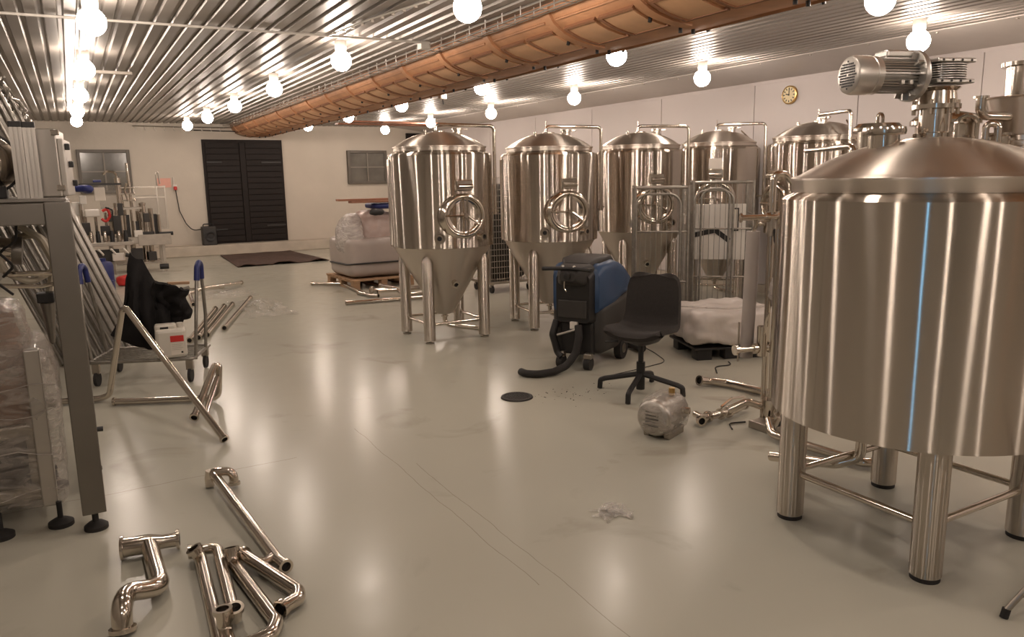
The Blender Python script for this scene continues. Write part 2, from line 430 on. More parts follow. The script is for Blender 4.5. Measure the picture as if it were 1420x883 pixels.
# double door of dark boards
D = st(MB().box(2.66, 4.42, 18.60, YB, 0.225, 2.56).build('door_1', 'darkwood', smooth=0))
cs = [(2.72, 3.44), (3.58, 4.36)]
for x0, x1 in cs:
    nb = 17; h = (2.50-0.27)/nb
    for i in range(nb):
        j = random.uniform(-0.004, 0.006)
        MB().box(x0, x1, 18.565+j, 18.60, 0.27+i*h+0.006, 0.27+(i+1)*h-0.006, 0.004).build('plank', 'darkwood', D, smooth=0)
MB().box(3.45, 3.57, 18.55, 18.60, 0.26, 2.5, 0.006).build('centre_stile', 'darkwood', D, smooth=0)
for x0, x1, z in ((2.72, 3.05, 2.06), (3.92, 4.36, 2.05), (2.74, 3.06, 0.55), (3.95, 4.38, 0.60)):
    MB().box(x0, x1, 18.545, 18.562, z-0.018, z+0.018, 0.003).build('strap_hinge', 'charcoal', D, smooth=0)
def window(name, x0, x1, z0, z1, nx=2, nz=2):
    y0, y1 = 18.56, YB; f = 0.065
    W = st(MB().box(x0, x1, y1-0.03, y1, z0, z1).build(name, 'darkgrey', smooth=0))
    for bx in ((x0, x0+f, z0, z1), (x1-f, x1, z0, z1), (x0+f, x1-f, z0, z0+f), (x0+f, x1-f, z1-f, z1)):
        MB().box(bx[0], bx[1], y0, y1, bx[2], bx[3], 0.006).build('frame', 'darkgrey', W, smooth=0)
    mw = 0.028; gx = (x1-x0-2*f-(nx-1)*mw)/nx; gz = (z1-z0-2*f-(nz-1)*mw)/nz
    for i in range(nx):
        for k in range(nz):
            px, pz = x0+f+i*(gx+mw), z0+f+k*(gz+mw)
            MB().box(px, px+gx, 18.605, 18.612, pz, pz+gz).build('pane', 'pane', W, smooth=0)
    for i in range(1, nx):
        px = x0+f+i*(gx+mw)-mw; MB().box(px, px+mw, y0+0.015, 18.60, z0+f, z1-f).build('mullion', 'barlight', W, smooth=0)
    for k in range(1, nz):
        pz = z0+f+k*(gz+mw)-mw; MB().box(x0+f, x1-f, y0+0.022, 18.60, pz, pz+mw).build('glazing_bar', 'barlight', W, smooth=0)
window('window_1', 0.19, 1.19, 1.42, 2.33)
window('window_2', 5.98, 6.99, 1.52, 2.33)
D2 = st(MB().box(7.55, 8.05, 18.58, YB, 1.9, 2.76).build('door_2', 'darkwood', smooth=0))
for i in range(4):
    MB().box(7.57+i*0.117, 7.57+i*0.117+0.109, 18.56, 18.58, 1.93, 2.73, 0.003).build('plank', 'darkwood', D2, smooth=0)

# ------------------------------------------------------------------ globe lamps
rows = [
    ('the far left row', [(0.23, 15.99), (0.225, 13.97), (0.237, 11.41), (0.247, 8.88), (0.254, 6.32), (0.26, 3.8), (0.26, 1.3), (0.26, -1.2)]),
    ('the row left of the duct', [(2.14, 16.6), (2.21, 14.52), (2.26, 12.24), (2.30, 9.85), (2.36, 7.36), (2.42, 4.80), (2.42, 2.3), (2.42, -0.2), (2.42, -2.6)]),
    ('the row just right of the duct', [(4.405, 16.18), (4.447, 13.64), (4.538, 11.32), (4.598, 8.78), (4.611, 6.05), (4.796, 3.44), (4.75, 0.9), (4.75, -1.6)]),
    ('the row nearest the right wall', [(6.34, 16.87), (6.43, 14.52), (6.54, 12.16), (6.46, 9.47), (6.59, 7.0), (6.58, 4.32), (6.58, 1.8), (6.58, -0.7)]),
]
ordn = ['first', 'second', 'third', 'fourth', 'fifth', 'sixth', 'seventh', 'eighth', 'ninth']
lamp0 = thing('globe_lamp', 'x', 'lamp', group='white globe lamps on the ceiling')
gm = MB(); R_ = 0.095
gm.lathe([(0.045, 0.085)] + [(R_*math.sin(t), -0.002+R_*math.cos(t)) for t in [0.55+i*(PI-0.55)/10 for i in range(10)]] + [(0, -0.002-R_)], 20)
gm.build('globe', 'globe', lamp0, smooth=80)
MB().lathe([(0, 0.18), (0.055, 0.18), (0.055, 0.115), (0.048, 0.08), (0, 0.08)], 20).build('lamp_holder', 'white', lamp0)
first = True
for rn, pts in rows:
    for i, (x, y) in enumerate(pts):
        lab = f'{ordn[i]} white globe lamp from the back wall in {rn}'
        if first: lamp0.location = (x, y, 2.72); lamp0['label'] = lab; first = False
        else: copy_tree(lamp0, (x, y, 2.72), 0, lab)

# ------------------------------------------------------------------ ceiling services
DX = [(3.30, 2.90), (3.31, 2.84), (3.35, 2.775), (3.43, 2.715), (3.54, 2.672), (3.68, 2.642), (3.83, 2.627), (3.98, 2.627), (4.12, 2.645), (4.24, 2.685), (4.33, 2.74), (4.39, 2.81), (4.41, 2.90)]
def dpt(t):   # point and outward normal along the duct section, t in index units
    i = min(int(t), len(DX)-2); f = t-i
    a, b = Vector(DX[i]), Vector(DX[i+1]); p = a*(1-f)+b*f
    n0 = Vector((DX[min(i+1, 12)][1]-DX[max(i-1, 0)][1], -(DX[min(i+1, 12)][0]-DX[max(i-1, 0)][0]))).normalized()
    n1 = Vector((DX[min(i+2, 12)][1]-DX[i][1], -(DX[min(i+2, 12)][0]-DX[i][0]))).normalized()
    n = (n0*(1-f)+n1*f).normalized(); return p, n
def dstrip(mb, t0, t1, y0, y1, off0, off1, nt=5, skew=0.0):
    rings = []
    for k in range(nt+1):
        t = t0+(t1-t0)*k/nt; p, n = dpt(t); a = p+n*off0; b = p+n*off1
        rings.append([mb.V((a.x, y0+skew*k/nt, a.y)), mb.V((a.x, y1+skew*k/nt, a.y)), mb.V((b.x, y1+skew*k/nt, b.y)), mb.V((b.x, y0+skew*k/nt, b.y))])
    mb.ring_sweep(rings)
du = thing('ceiling_duct', 'long orange-brown bulging duct with banded raised panels running under the ceiling', 'duct', (3.85, 8, 2.63))
def dbuild(mb, name, m, parent=du, **k):
    mb.bm.transform(Matrix.Translation((-3.85, -8, -2.63))); return mb.build(name, m, parent, **k)
mb = MB(); rings = []
ny = 90
for i in range(ny+1):
    y = YF + (YB-YF)*i/ny; rr = []
    for q, (x, z) in enumerate(DX):
        edge = 0.018*noise.noise(Vector((y*1.9, q*0.3, 0))) if 8 <= q <= 11 else 0
        rr.append(mb.V((x+edge*1.2, y, z+edge)))
    rings.append(rr)
for a, b in zip(rings, rings[1:]):
    for j in range(len(DX)-1): mb.F([a[j], a[j+1], b[j+1], b[j]])
dbuild(mb, 'skin', 'duct', smooth=60)
bandy = []
y = 18.1
while y > YF+0.6:
    bandy.append(y); y -= 1.0
bandy = [v+0.12 for v in bandy]
for i, y in enumerate(bandy):
    mb = MB(); dstrip(mb, 0.4, 6.0, y-0.045, y+0.045, -0.004, 0.022, 10); dbuild(mb, 'band', 'duct', smooth=50)
    for k in range(2):
        y0 = y+0.10+k*0.44
        mb = MB(); dstrip(mb, 2.9, 5.2, y0, y0+0.33, -0.004, 0.016, 6); dbuild(mb, 'raised_panel', 'ductl', smooth=50)
        mb = MB(); dstrip(mb, 2.72, 2.9, y0-0.03, y0+0.36, -0.004, 0.026, 1); dbuild(mb, 'panel_shade_strip', 'ductshade', smooth=0)  # darker strips draw the shade lines around each raised panel
        mb = MB(); dstrip(mb, 2.9, 5.2, y0+0.33, y0+0.36, -0.004, 0.026, 5); dbuild(mb, 'panel_shade_strip', 'ductshade', smooth=0)
        mb = MB(); dstrip(mb, 5.2, 5.36, y0-0.03, y0+0.36, -0.004, 0.022, 1); dbuild(mb, 'panel_shade_strip', 'ductshade', smooth=0)
    mb = MB(); dstrip(mb, 1.8, 1.95, y+0.08, y+0.92, -0.004, 0.012, 1); dbuild(mb, 'ledge', 'duct', smooth=0)
    for t in (4.2, 6.3, 7.2, 8.4):
        p, n = dpt(t)
        mb = MB(); mb.cyl((p.x, y+0.02*t, p.y), (p.x+n.x*0.035, y+0.02*t, p.y+n.y*0.035), 0.014, seg=8); dbuild(mb, 'bolt', 'black')
mb = MB(); dstrip(mb, 8.2, 8.6, YF, YB, -0.01, 0.02, 2); dbuild(mb, 'lower_lip', 'duct', smooth=0)

tr = thing('wire_cable_tray', 'thin galvanised wire tray clipped along the left edge of the brown duct', 'cable tray', (3.2, 8, 2.86))
for x, z in ((3.14, 2.87), (3.26, 2.87), (3.14, 2.82), (3.26, 2.82), (3.20, 2.815)):
    MB().cyl((x-3.2, YF-8, z-2.86), (x-3.2, YB-8, z-2.86), 0.005, seg=6).build('long_wire', 'alu', tr)
h0 = None
for i in range(70):
    if h0 is None:
        h0 = MB().tube([(-0.06, 0, 0.035), (-0.06, 0, -0.045), (0.06, 0, -0.045), (0.06, 0, 0.035)], 0.005, 6).build('hoop', 'alu', tr); c = h0
    else: c = dupe(h0, tr)
    c.location = (0, -8-2.5+i*0.29, 0)
mr = thing('lamp_mounting_rail', 'narrow perforated white rail carrying the far left row of globe lamps', 'rail', (0.24, 8, 2.9))
MB().box(-0.03, 0.03, YF-8, YB-8, -0.010, 0.0).build('channel', 'panel', mr, smooth=0)
MB().tube([(-0.02, YF-8, -0.035), (-0.02, YB-8, -0.035)], 0.008, 6).build('cable', 'white', mr)
s0 = MB().box(-0.008, 0.008, -0.02, 0.02, -0.013, -0.009).build('slot', 'black', mr, smooth=0)
for i in range(90):
    c = s0 if i == 0 else dupe(s0, mr)
    c.location = (0.015, -6.5+i*0.17, 0)
cd = thing('ceiling_conduit', 'slim white conduit crossing the ribbed ceiling to a junction box', 'conduit', (1.2, 7.1, 2.88))
MB().tube([(-1.9, 0.08, 0.005), (1.85, -0.05, 0.005)], 0.011, 8).build('conduit_pipe', 'white', cd)
MB().cb((1.9, 0.0, -0.015), (0.10, 0.10, 0.07), 0.008).build('junction_box', 'white', cd)
MB().tube([(0.95, -0.06, 0.0), (1.05, -0.9, 0.0), (1.28, -2.0, 0.0), (1.5, -3.2, 0)], 0.007, 6).build('branch_cable', 'white', cd)
c0 = MB().box(-0.012, 0.012, -0.012, 0.012, -0.014, 0.012).build('clip', 'dullsteel', cd, smooth=0)
for i in range(14):
    c = c0 if i == 0 else dupe(c0, cd)
    t = i/13; c.location = (0.97+0.36*t, -0.2-2.1*t, 0.0)
tag(MB().at((0.56, 10.32, 2.88)).box(-0.22, 0.22, -0.02, 0.02, -0.02, 0.02, 0.004).build('mounting_bar', 'dullsteel', smooth=0), 'short dark metal bar fixed across the ceiling ribs right of the far left lamps', 'bar')
sn = thing('motion_sensor', 'small white sensor box with a short tail under the right edge of the duct', 'sensor', (4.25, 9.2, 2.64))
MB().cb((0, 0, 0), (0.09, 0.09, 0.08), 0.012).build('sensor_body', 'white', sn)
MB().tube([(0, 0, -0.03), (0.01, 0, -0.10)], 0.008, 6).build('tail', 'black', sn)
hb = thing('hanging_boards', 'long red-brown boards slung flat under the ceiling right of the duct', 'boards', (5.9, 15.2, 2.72))
for i, (dx, dy, l) in enumerate(((0, 0.15, 2.3), (0.05, -0.1, 2.1), (0.35, -0.35, 1.5))):
    MB().at((dx, dy, 0.03*(i % 2)), (0, 0, 0.02)).box(-l/2, l/2, -0.1, 0.1, -0.015, 0.015, 0.004).build('board', 'brownboard', hb, smooth=0)
for dx in (-0.75, 0.75):
    MB().tube([(dx, 0.1, 0.0), (dx, 0.1, 0.2)], 0.01, 6).build('hanger', 'dullsteel', hb)
cab = thing('wall_cable_run', 'thin cable with hanging clips along the top of the back wall left of the duct', 'cable', (1.9, 18.6, 2.8))
MB().tube([(-0.6, 0, 0.03), (0.2, 0, 0.02), (1.5, 0, 0.02)], 0.012, 6).build('cable', 'dullsteel', cab)
MB().tube([(0.5, 0, -0.04), (1.0, -0.02, -0.05), (2.1, -0.03, -0.07)], 0.012, 6).build('black_cable', 'black', cab)
k0 = MB().tube([(0, 0, 0.02), (0, -0.02, -0.05), (0.02, -0.03, -0.07)], 0.008, 6).build('hook', 'white', cab)
for i in range(10):
    c = k0 if i == 0 else dupe(k0, cab)
    c.location = (-0.55+i*0.19, 0, 0.01)

# ------------------------------------------------------------------ wall things
ck = thing('wall_clock', 'small round clock with a cream dial high on the right wall', 'clock', (8.08, 6.98, 2.58), -PI/2)
MB().at((0, 0, 0), (PI/2, 0, 0)).lathe([(0, 0), (0.115, 0), (0.115, 0.03), (0.10, 0.035), (0.10, 0.028), (0, 0.028)], 28).build('case', 'brass', ck)
MB().at((0, 0, 0), (PI/2, 0, 0)).lathe([(0, 0.030), (0.099, 0.030)], 28).build('dial', 'cream', ck)
for i in range(12):
    a = i*PI/6
    MB().at((0.078*math.sin(a), -0.0315, 0.078*math.cos(a)), (0, a, 0)).box(-0.006, 0.006, -0.001, 0.001, -0.012, 0.012).build('hour_mark', 'black', ck, smooth=0)
MB().at((0, -0.034, 0), (0, 0.0, 0)).box(-0.005, 0.005, -0.001, 0.001, -0.01, 0.075).build('minute_hand', 'black', ck, smooth=0)
MB().at((0, -0.034, 0), (0, math.radians(-75), 0)).box(-0.006, 0.006, -0.001, 0.001, -0.01, 0.05).build('hour_hand', 'black', ck, smooth=0)
tag(MB().box(1.68, 1.96, 18.640, 18.646, 1.52, 1.72).build('paper_sign', 'pink', smooth=0), 'pink paper notice pinned to the back wall left of the dark double door', 'notice')
so = thing('wall_socket', 'red and white plug socket on the back wall beside the pink notice', 'socket', (2.03, 18.62, 1.52))
MB().cb((0, 0, 0), (0.09, 0.06, 0.12), 0.008).build('socket_plate', 'white', so)
MB().cb((0, -0.05, -0.02), (0.07, 0.06, 0.08), 0.012).build('plug', 'red', so)
MB().tube([(-0.02, 0.0, 0.05), (-0.02, 0.0, 0.22)], 0.012, 8).build('supply_pipe', 'white', so)
ht = thing('fan_heater', 'boxy dark fan heater on the step left of the dark double door', 'heater', (2.62, 18.40, 0.225))
MB().box(-0.15, 0.15, -0.12, 0.12, 0, 0.42, 0.02).build('case', 'charcoal', ht)
MB().at((0.02, -0.121, 0.2), (PI/2, 0, 0)).lathe([(0.06, 0), (0.12, 0), (0.12, 0.014), (0.105, 0.018), (0.06, 0.004)], 20).build('grille_ring', 'black', ht)
MB().at((0.02, -0.121, 0.2), (PI/2, 0, 0)).lathe([(0, 0.004), (0.055, 0.003)], 16).build('fan_hub', 'black', ht)
MB().tube([(-0.11, 0, 0.40), (-0.11, 0, 0.47), (0.11, 0, 0.47), (0.11, 0, 0.40)], 0.012, 8, 0.03).build('handle', 'black', ht)
tag(MB().tube([(2.03, 18.56, 1.47), (2.07, 18.55, 1.0), (2.18, 18.55, 0.72), (2.30, 18.5, 0.56), (2.47, 18.44, 0.58)], 0.011, 6, 0.2).build('power_cord', 'black'), 'thin black cord hanging from the wall socket to the fan heater', 'cord')
rg = thing('floor_mat', 'dark brown mat with a rumpled front edge in front of the double door', 'mat', (3.55, 16.7, 0))
def rugf(u, v):
    x = -0.85+1.7*u + 0.12*(0.5-v)*(1 if u > .5 else -1) ; y = -1.45+2.75*v + 0.15*u
    z = 0.012+0.035*max(0, 1-v*9)*abs(math.sin(u*9)+0.4*math.sin(u*23)) + 0.004*math.sin(u*17+v*9)
    return (x, y, z)
MB().grid(rugf, 34, 24, 0.012).build('mat_sheet', 'rug', rg)

# ------------------------------------------------------------------ fermenters
RT = 0.52
fe = thing('fermenter', 'x', 'tank', group='conical steel fermenters')
MB().lathe([(RT-0.012, 0.940), (RT, 0.945), (RT, 1.828), (RT-0.012, 1.846), (0.462, 1.858), (0.455, 1.862), (0.455, 1.872), (0.452, 1.872)], 64).build('shell', 'steel', fe, 30)
MB().lathe([(RT-0.014, 0.941), (RT-0.03, 0.93), (0.10, 0.255), (0.075, 0.235), (0, 0.235)], 64).build('cone', 'steel2', fe, 30)
MB().lathe([(0.452, 1.868), (0.462, 1.872), (0.462, 1.900), (0.470, 1.904), (0.470, 1.914), (0.455, 1.919)] + [(0.445*q, 1.924+0.139*(1-q**2.3)) for q in (1, 0.96, 0.9, 0.8, 0.7, 0.6, 0.5, 0.4, 0.3, 0.2, 0.1)] + [(0, 2.063)], 64).build('dome_lid', 'steel2', fe, 50)
# manway
my = -RT
for nm, pr, mt in (('manway_collar', [(0.262, -0.10), (0.252, -0.05), (0.245, -0.01), (0.232, 0.015), (0.212, 0.03), (0.196, 0.032), (0.186, 0.024), (0.182, -0.02)], 'tube'),):
    MB().at((0, my+0.012, 1.25), (PI/2, 0, 0)).lathe(pr, 40, 1.0, 0.92).build(nm, mt, fe, 60)
dr = MB().at((0, my+0.012, 1.25), (PI/2, 0, 0)).lathe([(0.183, -0.02), (0.180, 0.014), (0.165, 0.014), (0.12, -0.016), (0.06, -0.032), (0, -0.036)], 40, 1.0, 0.92).build('manway_door', 'tube', fe, 60)
MB().cyl((0.015, my-0.045, 1.065), (0.015, my-0.045, 1.435), 0.010, seg=8).build('door_bar', 'tube', dr)
MB().cyl((-0.20, my-0.03, 1.255), (0.015, my-0.045, 1.255), 0.008, seg=8).build('door_bar', 'tube', dr)
MB().cyl((0.0, my-0.05, 1.262), (0.13, my-0.055, 1.17), 0.010, seg=8).build('door_lever', 'tube', dr)
MB().cyl((0.0, my-0.06, 1.255), (0.0, my+0.03, 1.255), 0.022, seg=10).build('door_screw', 'tube', dr)
hg = MB().at((0, my-0.012, 1.535)).box(-0.085, 0.085, -0.022, 0.03, -0.045, 0.055, 0.008).build('hinge_bracket', 'tube', fe)
MB().cyl((-0.075, my-0.045, 1.53), (0.075, my-0.045, 1.53), 0.022, seg=10).build('hinge_pin', 'tube', hg)
for ang, z in ((-27, 1.045), (21, 1.045)):
    a = math.radians(ang); d = Vector((math.sin(a), -math.cos(a), 0)); p = d*RT + Vector((0, 0, z))
    pt = MB().pipe(p-d*0.02, p+d*0.05, 0.028).build('side_port', 'tube', fe)
    MB().pipe(p+d*0.042, p+d*0.055, 0.038, 0.016).build('ferrule', 'tube', pt)
    MB().cyl(p-d*0.01, p+d*0.004, 0.056, seg=20).build('pad', 'tube', pt); MB().cyl(p, p+d*0.035, 0.0238).build('port_hole', 'black', pt)
a = math.radians(-4); d = Vector((math.sin(a), -math.cos(a), 0)); p = d*0.305 + Vector((0, 0, 0.59)); dd = Vector((d.x, d.y, -0.45)).normalized()
pt = MB().pipe(p-dd*0.02, p+dd*0.05, 0.028).build('cone_port', 'tube', fe)
MB().cyl(p, p+dd*0.035, 0.0238).build('port_hole', 'black', pt); MB().pipe(p+dd*0.04, p+dd*0.052, 0.038, 0.016).build('ferrule', 'tube', pt)
# legs and bracing
LX, LY = 0.305, 0.30
for sx in (-1, 1):
    for sy in (-1, 1):
        lg = MB().lathe([(0, 0.03), (0.058, 0.03), (0.058, 0.80), (0.045, 0.84), (0.02, 0.865), (0, 0.868)], 24).build('leg', 'steel', fe, 30)
        lg.location = (sx*LX, sy*LY, 0)
        MB().lathe([(0, 0), (0.042, 0), (0.042, 0.012), (0.016, 0.016), (0.016, 0.03), (0, 0.03)], 16).build('levelling_foot', 'dullsteel', lg)
for a, b in (((-LX, -LY), (LX, -LY)), ((-LX, LY), (LX, LY)), ((-LX, -LY), (-LX, LY)), ((LX, -LY), (LX, LY))):
    MB().cyl((a[0], a[1], 0.185), (b[0], b[1], 0.185), 0.015, seg=10).build('cross_bar', 'tube', fe)
ol = MB().tube([(0, 0, 0.24), (0, 0, 0.115), (0.08, -0.10, 0.105), (0.30, -0.24, 0.075)], 0.024, 12, 0.06).build('outlet_pipe', 'tube', fe)
MB().pipe((0.285, -0.23, 0.077), (0.305, -0.243, 0.074), 0.034, 0.014).build('ferrule', 'tube', ol)
MB().cyl((0, 0, 0.20), (0, 0, 0.214), 0.038).build('clamp', 'tube', ol)
# riser pipe over the dome and down the right side
px, py = 0.57, -0.10
rp = MB().tube([(-0.03, 0.0, 2.05), (-0.03, 0.0, 2.135), (px, py, 2.125), (px, py, 1.25)], 0.018, 12, 0.05).build('riser_pipe', 'tube', fe)
MB().cyl((px+0.04, py, 1.27), (px*0.88, py*0.88, 1.27), 0.011, seg=8).build('pipe_bracket', 'tube', rp)
MB().cyl((px, py, 1.235), (px, py, 1.255), 0.026).build('end_ferrule', 'tube', rp)
MB().cyl((-0.03, 0, 2.14), (-0.03, 0, 2.19), 0.006, seg=6).build('vent_pin', 'tube', rp)
MB().lathe([(0, 2.055), (0.065, 2.055), (0.065, 2.072), (0.03, 2.076), (0, 2.076)], 24).build('top_clamp', 'tube', fe)
q = MB().at((0.16, -0.10, 0)).lathe([(0, 2.02), (0.045, 2.02), (0.045, 2.075), (0.058, 2.078), (0.058, 2.095), (0, 2.098)], 20).build('lid_port', 'tube', fe)
MB().at((0.16, -0.10, 2.087)).box(0.05, 0.11, -0.012, 0.012, -0.01, 0.01, 0.004).build('wing_nut', 'tube', q)
MB().at((-0.20, -0.12, 0)).lathe([(0, 2.0), (0.016, 2.0), (0.016, 2.07), (0, 2.07)], 12).build('small_nozzle', 'tube', fe)
MB().tube([(0.27, 0.10, 2.06), (0.40, 0.08, 1.94), (0.515, 0.05, 1.82)], 0.009, 8).build('pressure_line', 'tube', fe)
jk = MB().at((-RT-0.005, 0.06, 0)).box(-0.005, 0.03, -0.035, 0.035, 0.96, 1.80, 0.01).build('jacket_strip', 'steel', fe)
MB().tube([(0.42, 0.36, 1.5), (0.46, 0.42, 1.5), (0.46, 0.42, 0.8)], 0.016, 8, 0.05).build('glycol_pipe', 'tube', fe)
fe.location = (3.25, 7.15, 0); fe['label'] = 'front-left conical steel fermenter on legs beside the wrapped pallet'
f2 = copy_tree(fe, (4.5, 7.08, 0), math.radians(-10), 'second conical fermenter from the left, behind the blue floor scrubber')
f3 = copy_tree(fe, (5.92, 7.3, 0), math.radians(-18), 'third conical fermenter from the left, behind the office chair and left roll cage'); f3.scale = (1, 1, 1.02)
f4 = copy_tree(fe, (7.33, 7.45, 0), math.radians(-47), 'conical fermenter with a pale paper sheet on it, behind the white board'); f4.scale = (1, 1, 1.045)
f5 = copy_tree(fe, (6.87, 5.53, 0), math.radians(-103), 'rightmost conical fermenter half hidden behind the big foreground tank'); f5.scale = (1, 1, 1.03)
MB().grid(lambda u, v: ((RT+0.004)*math.sin(-0.17+0.30*u), -(RT+0.004)*math.cos(-0.17+0.30*u), 1.60+0.12*v), 8, 1, 0.002).build('paper_sheet', 'paper', f4, label='pale paper sheet taped to the shell')

# ------------------------------------------------------------------ the big foreground tank
BT = thing('brewing_tank', 'large brushed steel brewing tank in the right foreground with a motor on top', 'tank', (3.16, 1.98, 0))
RB = 0.59
MB().lathe([(RB-0.02, 0.552), (RB, 0.556), (RB, 1.490), (RB-0.012, 1.502), (0.545, 1.516), (0.535, 1.522)], 96).build('shell', 'steel', BT, 30)
MB().lathe([(RB-0.02, 0.553), (0.50, 0.53), (0.25, 0.50), (0, 0.49)], 64).build('bottom_dish', 'steel2', BT, 40)
MB().lathe([(0.540, 1.520), (0.545, 1.526), (0.545, 1.560), (0.551, 1.566), (0.551, 1.578), (0.540, 1.585), (0.522, 1.588)] + [(0.51*q, 1.594+0.146*(1-q**2.1)) for q in (1, 0.96, 0.9, 0.8, 0.7, 0.6, 0.5, 0.4, 0.3, 0.2, 0.1)] + [(0, 1.74)], 96).build('dome', 'steel2', BT, 50)
for sx in (-1, 1):
    for sy in (-1, 1):
        lg = MB().lathe([(0, 0.02), (0.0585, 0.02), (0.06, 0.024), (0.06, 0.60), (0, 0.60)], 32).build('leg', 'steel', BT, 30)
        lg.location = (sx*0.35, sy*0.335, 0)
        MB().lathe([(0, 0), (0.056, 0), (0.056, 0.02), (0, 0.02)], 24).build('rubber_foot', 'rubber', lg)
for a, b in (((-.35, -.335), (.35, -.335)), ((-.35, .335), (.35, .335)), ((-.35, -.335), (-.35, .335)), ((.35, -.335), (.35, .335))):
    MB().cyl((a[0], a[1], 0.225), (b[0], b[1], 0.225), 0.016, seg=12).build('cross_bar', 'tube', BT)
MB().tube([(0.22, -0.05, 0.52), (0.22, -0.05, 0.43), (0.30, -0.2, 0.43), (0.33, -0.25, 0.50)], 0.02, 10, 0.04).build('drain_loop', 'dullsteel', BT)
MB().tube([(0.10, 0.30, 0.54), (0.10, 0.30, 0.05+0.16), (0.02, 0.38, 0.17), (-0.02, 0.75, 0.10)], 0.026, 12, 0.06).build('drain_pipe', 'tube', BT)
sb = MB().at((-0.12, 0.02, 0.505)).box(-0.08, 0.08, -0.05, 0.05, -0.03, 0.02, 0.01).build('sensor_box', 'black', BT)
# agitator drive
nk = MB().at((0.03, 0, 0)).lathe([(0.085, 1.73), (0.085, 1.755), (0.066, 1.76), (0.066, 1.855), (0.10, 1.858), (0.10, 1.876), (0.085, 1.878), (0.078, 1.93), (0.095, 1.945), (0, 1.95)], 32).build('drive_neck', 'tube', BT)
for k in range(6):
    a = k*PI/3+0.3
    MB().cyl((0.03+0.088*math.cos(a), 0.088*math.sin(a), 1.835), (0.03+0.088*math.cos(a), 0.088*math.sin(a), 1.895), 0.010, seg=6).build('bolt', 'tube', nk)
gx = 0.03
gb = MB().at((gx, 0, 0)).box(-0.085, 0.085, -0.085, 0.085, 1.935, 2.06, 0.008).build('gearbox', 'cast', BT)
for i in range(7):
    z = 1.962+i*0.0125
    MB().at((gx, 0, 0)).lathe([(0.09, z), (0.128, z+0.001), (0.128, z+0.005), (0.09, z+0.006)], 28, 1.0, 0.95).build('cooling_fin', 'cast', gb)
for z in (1.938, 2.048):
    MB().at((gx, 0, 0)).box(-0.128, 0.128, -0.11, 0.11, z, z+0.022, 0.006).build('end_plate', 'cast', gb)
    for i in range(4):
        for sy in (-1,):
            MB().cyl((gx-0.095+i*0.063, sy*0.113, z+0.011), (gx-0.095+i*0.063, sy*0.104, z+0.011), 0.007, seg=6).build('bolt', 'black', gb)
MB().at((gx-0.01, 0.02, 0)).lathe([(0, 2.07), (0.012, 2.07), (0.012, 2.088), (0, 2.09)], 8).build('breather', 'cast', gb)
# motor lying to the left (axis -x)
def mot(prof, name, m, par, seg=40, smooth=40): return MB().at((gx, 0, 1.985), (0, -PI/2, 0.0)).lathe(prof, seg).build(name, m, par, smooth)
motor = mot([(0.05, 0.08), (0.125, 0.135), (0.128, 0.14), (0.128, 0.158), (0.12, 0.16), (0.085, 0.165)], 'motor_flange', 'cast', BT)
fins = MB().at((gx, 0, 1.985), (0, -PI/2, 0))
pts = []
for k in range(36):
    for da, rr in ((-0.32, 0.076), (-0.12, 0.088), (0.12, 0.088), (0.32, 0.076)):
        a = (k+da)*2*PI/36; pts.append((rr*math.cos(a), rr*math.sin(a)))
fins.prism(pts, 0.155, 0.335).build('finned_housing', 'cast', motor, 20)
mot([(0.080, 0.325), (0.093, 0.328), (0.094, 0.355), (0.090, 0.358), (0.096, 0.362), (0.096, 0.425), (0.090, 0.442), (0.078, 0.448), (0, 0.449)], 'fan_cover', 'alu', motor)
gh = MB().at((gx-0.4492, 0, 1.985), (0, -PI/2, 0))
for i in range(-5, 6):
    for j in range(-5, 6):
        if (i*i+j*j) < 26 and not (i == 0 and j == 0):
            gh.prism([(i*0.0132+sx*0.0046, j*0.0132+sy*0.0046) for sx, sy in ((-1, -1), (1, -1), (1, 1), (-1, 1))], 0.0, 0.0012)
gh.build('grille_holes', 'black', motor, 0, kind='stuff')
MB().at((gx, 0, 0)).box(-0.30, -0.17, -0.05, 0.05, 2.07, 2.105, 0.008).build('terminal_box', 'cast', motor)
MB().at((gx, 0, 0)).box(-0.30, -0.17, -0.043, 0.043, 2.05, 2.072, 0.003).build('box_base', 'cast', motor)
for k in range(12):
    a = k*2*PI/12
    m_ = MB(); m_.m = Matrix.Translation((gx, 0, 1.985)) @ Euler((0, -PI/2, 0)).to_matrix().to_4x4() @ Matrix.Rotation(a, 4, 'Z')
    m_.prism([(0.085, -0.005), (0.120, -0.005), (0.120, 0.005), (0.085, 0.005)], 0.158, 0.185).build('flange_rib', 'cast', motor, 0)
for dx in (-0.245, -0.205):
    MB().at((gx+dx, -0.088, 1.945)).box(-0.008, 0.008, -0.008, 0.008, -0.012, 0.012, 0.003).build('lug', 'alu', motor)
def xf(o, m):
    o.data.transform(m)
    for ch in kids(o): xf(ch, m)
def about(sx, sy, sz): return Matrix.Translation((gx, 0, 1.985)) @ Matrix.Rotation(math.radians(-17.5), 4, 'Z') @ Matrix.Diagonal((sx, sy, sz, 1)) @ Matrix.Translation((-gx, 0, -1.985))
xf(gb, about(0.70, 0.75, 0.74)); xf(motor, about(0.98, 0.80, 0.80)); xf(nk, Matrix.Translation((-0.02, 0, 1.74)) @ Matrix.Diagonal((0.94, 0.94, 0.96, 1)) @ Matrix.Translation((0, 0, -1.74)))
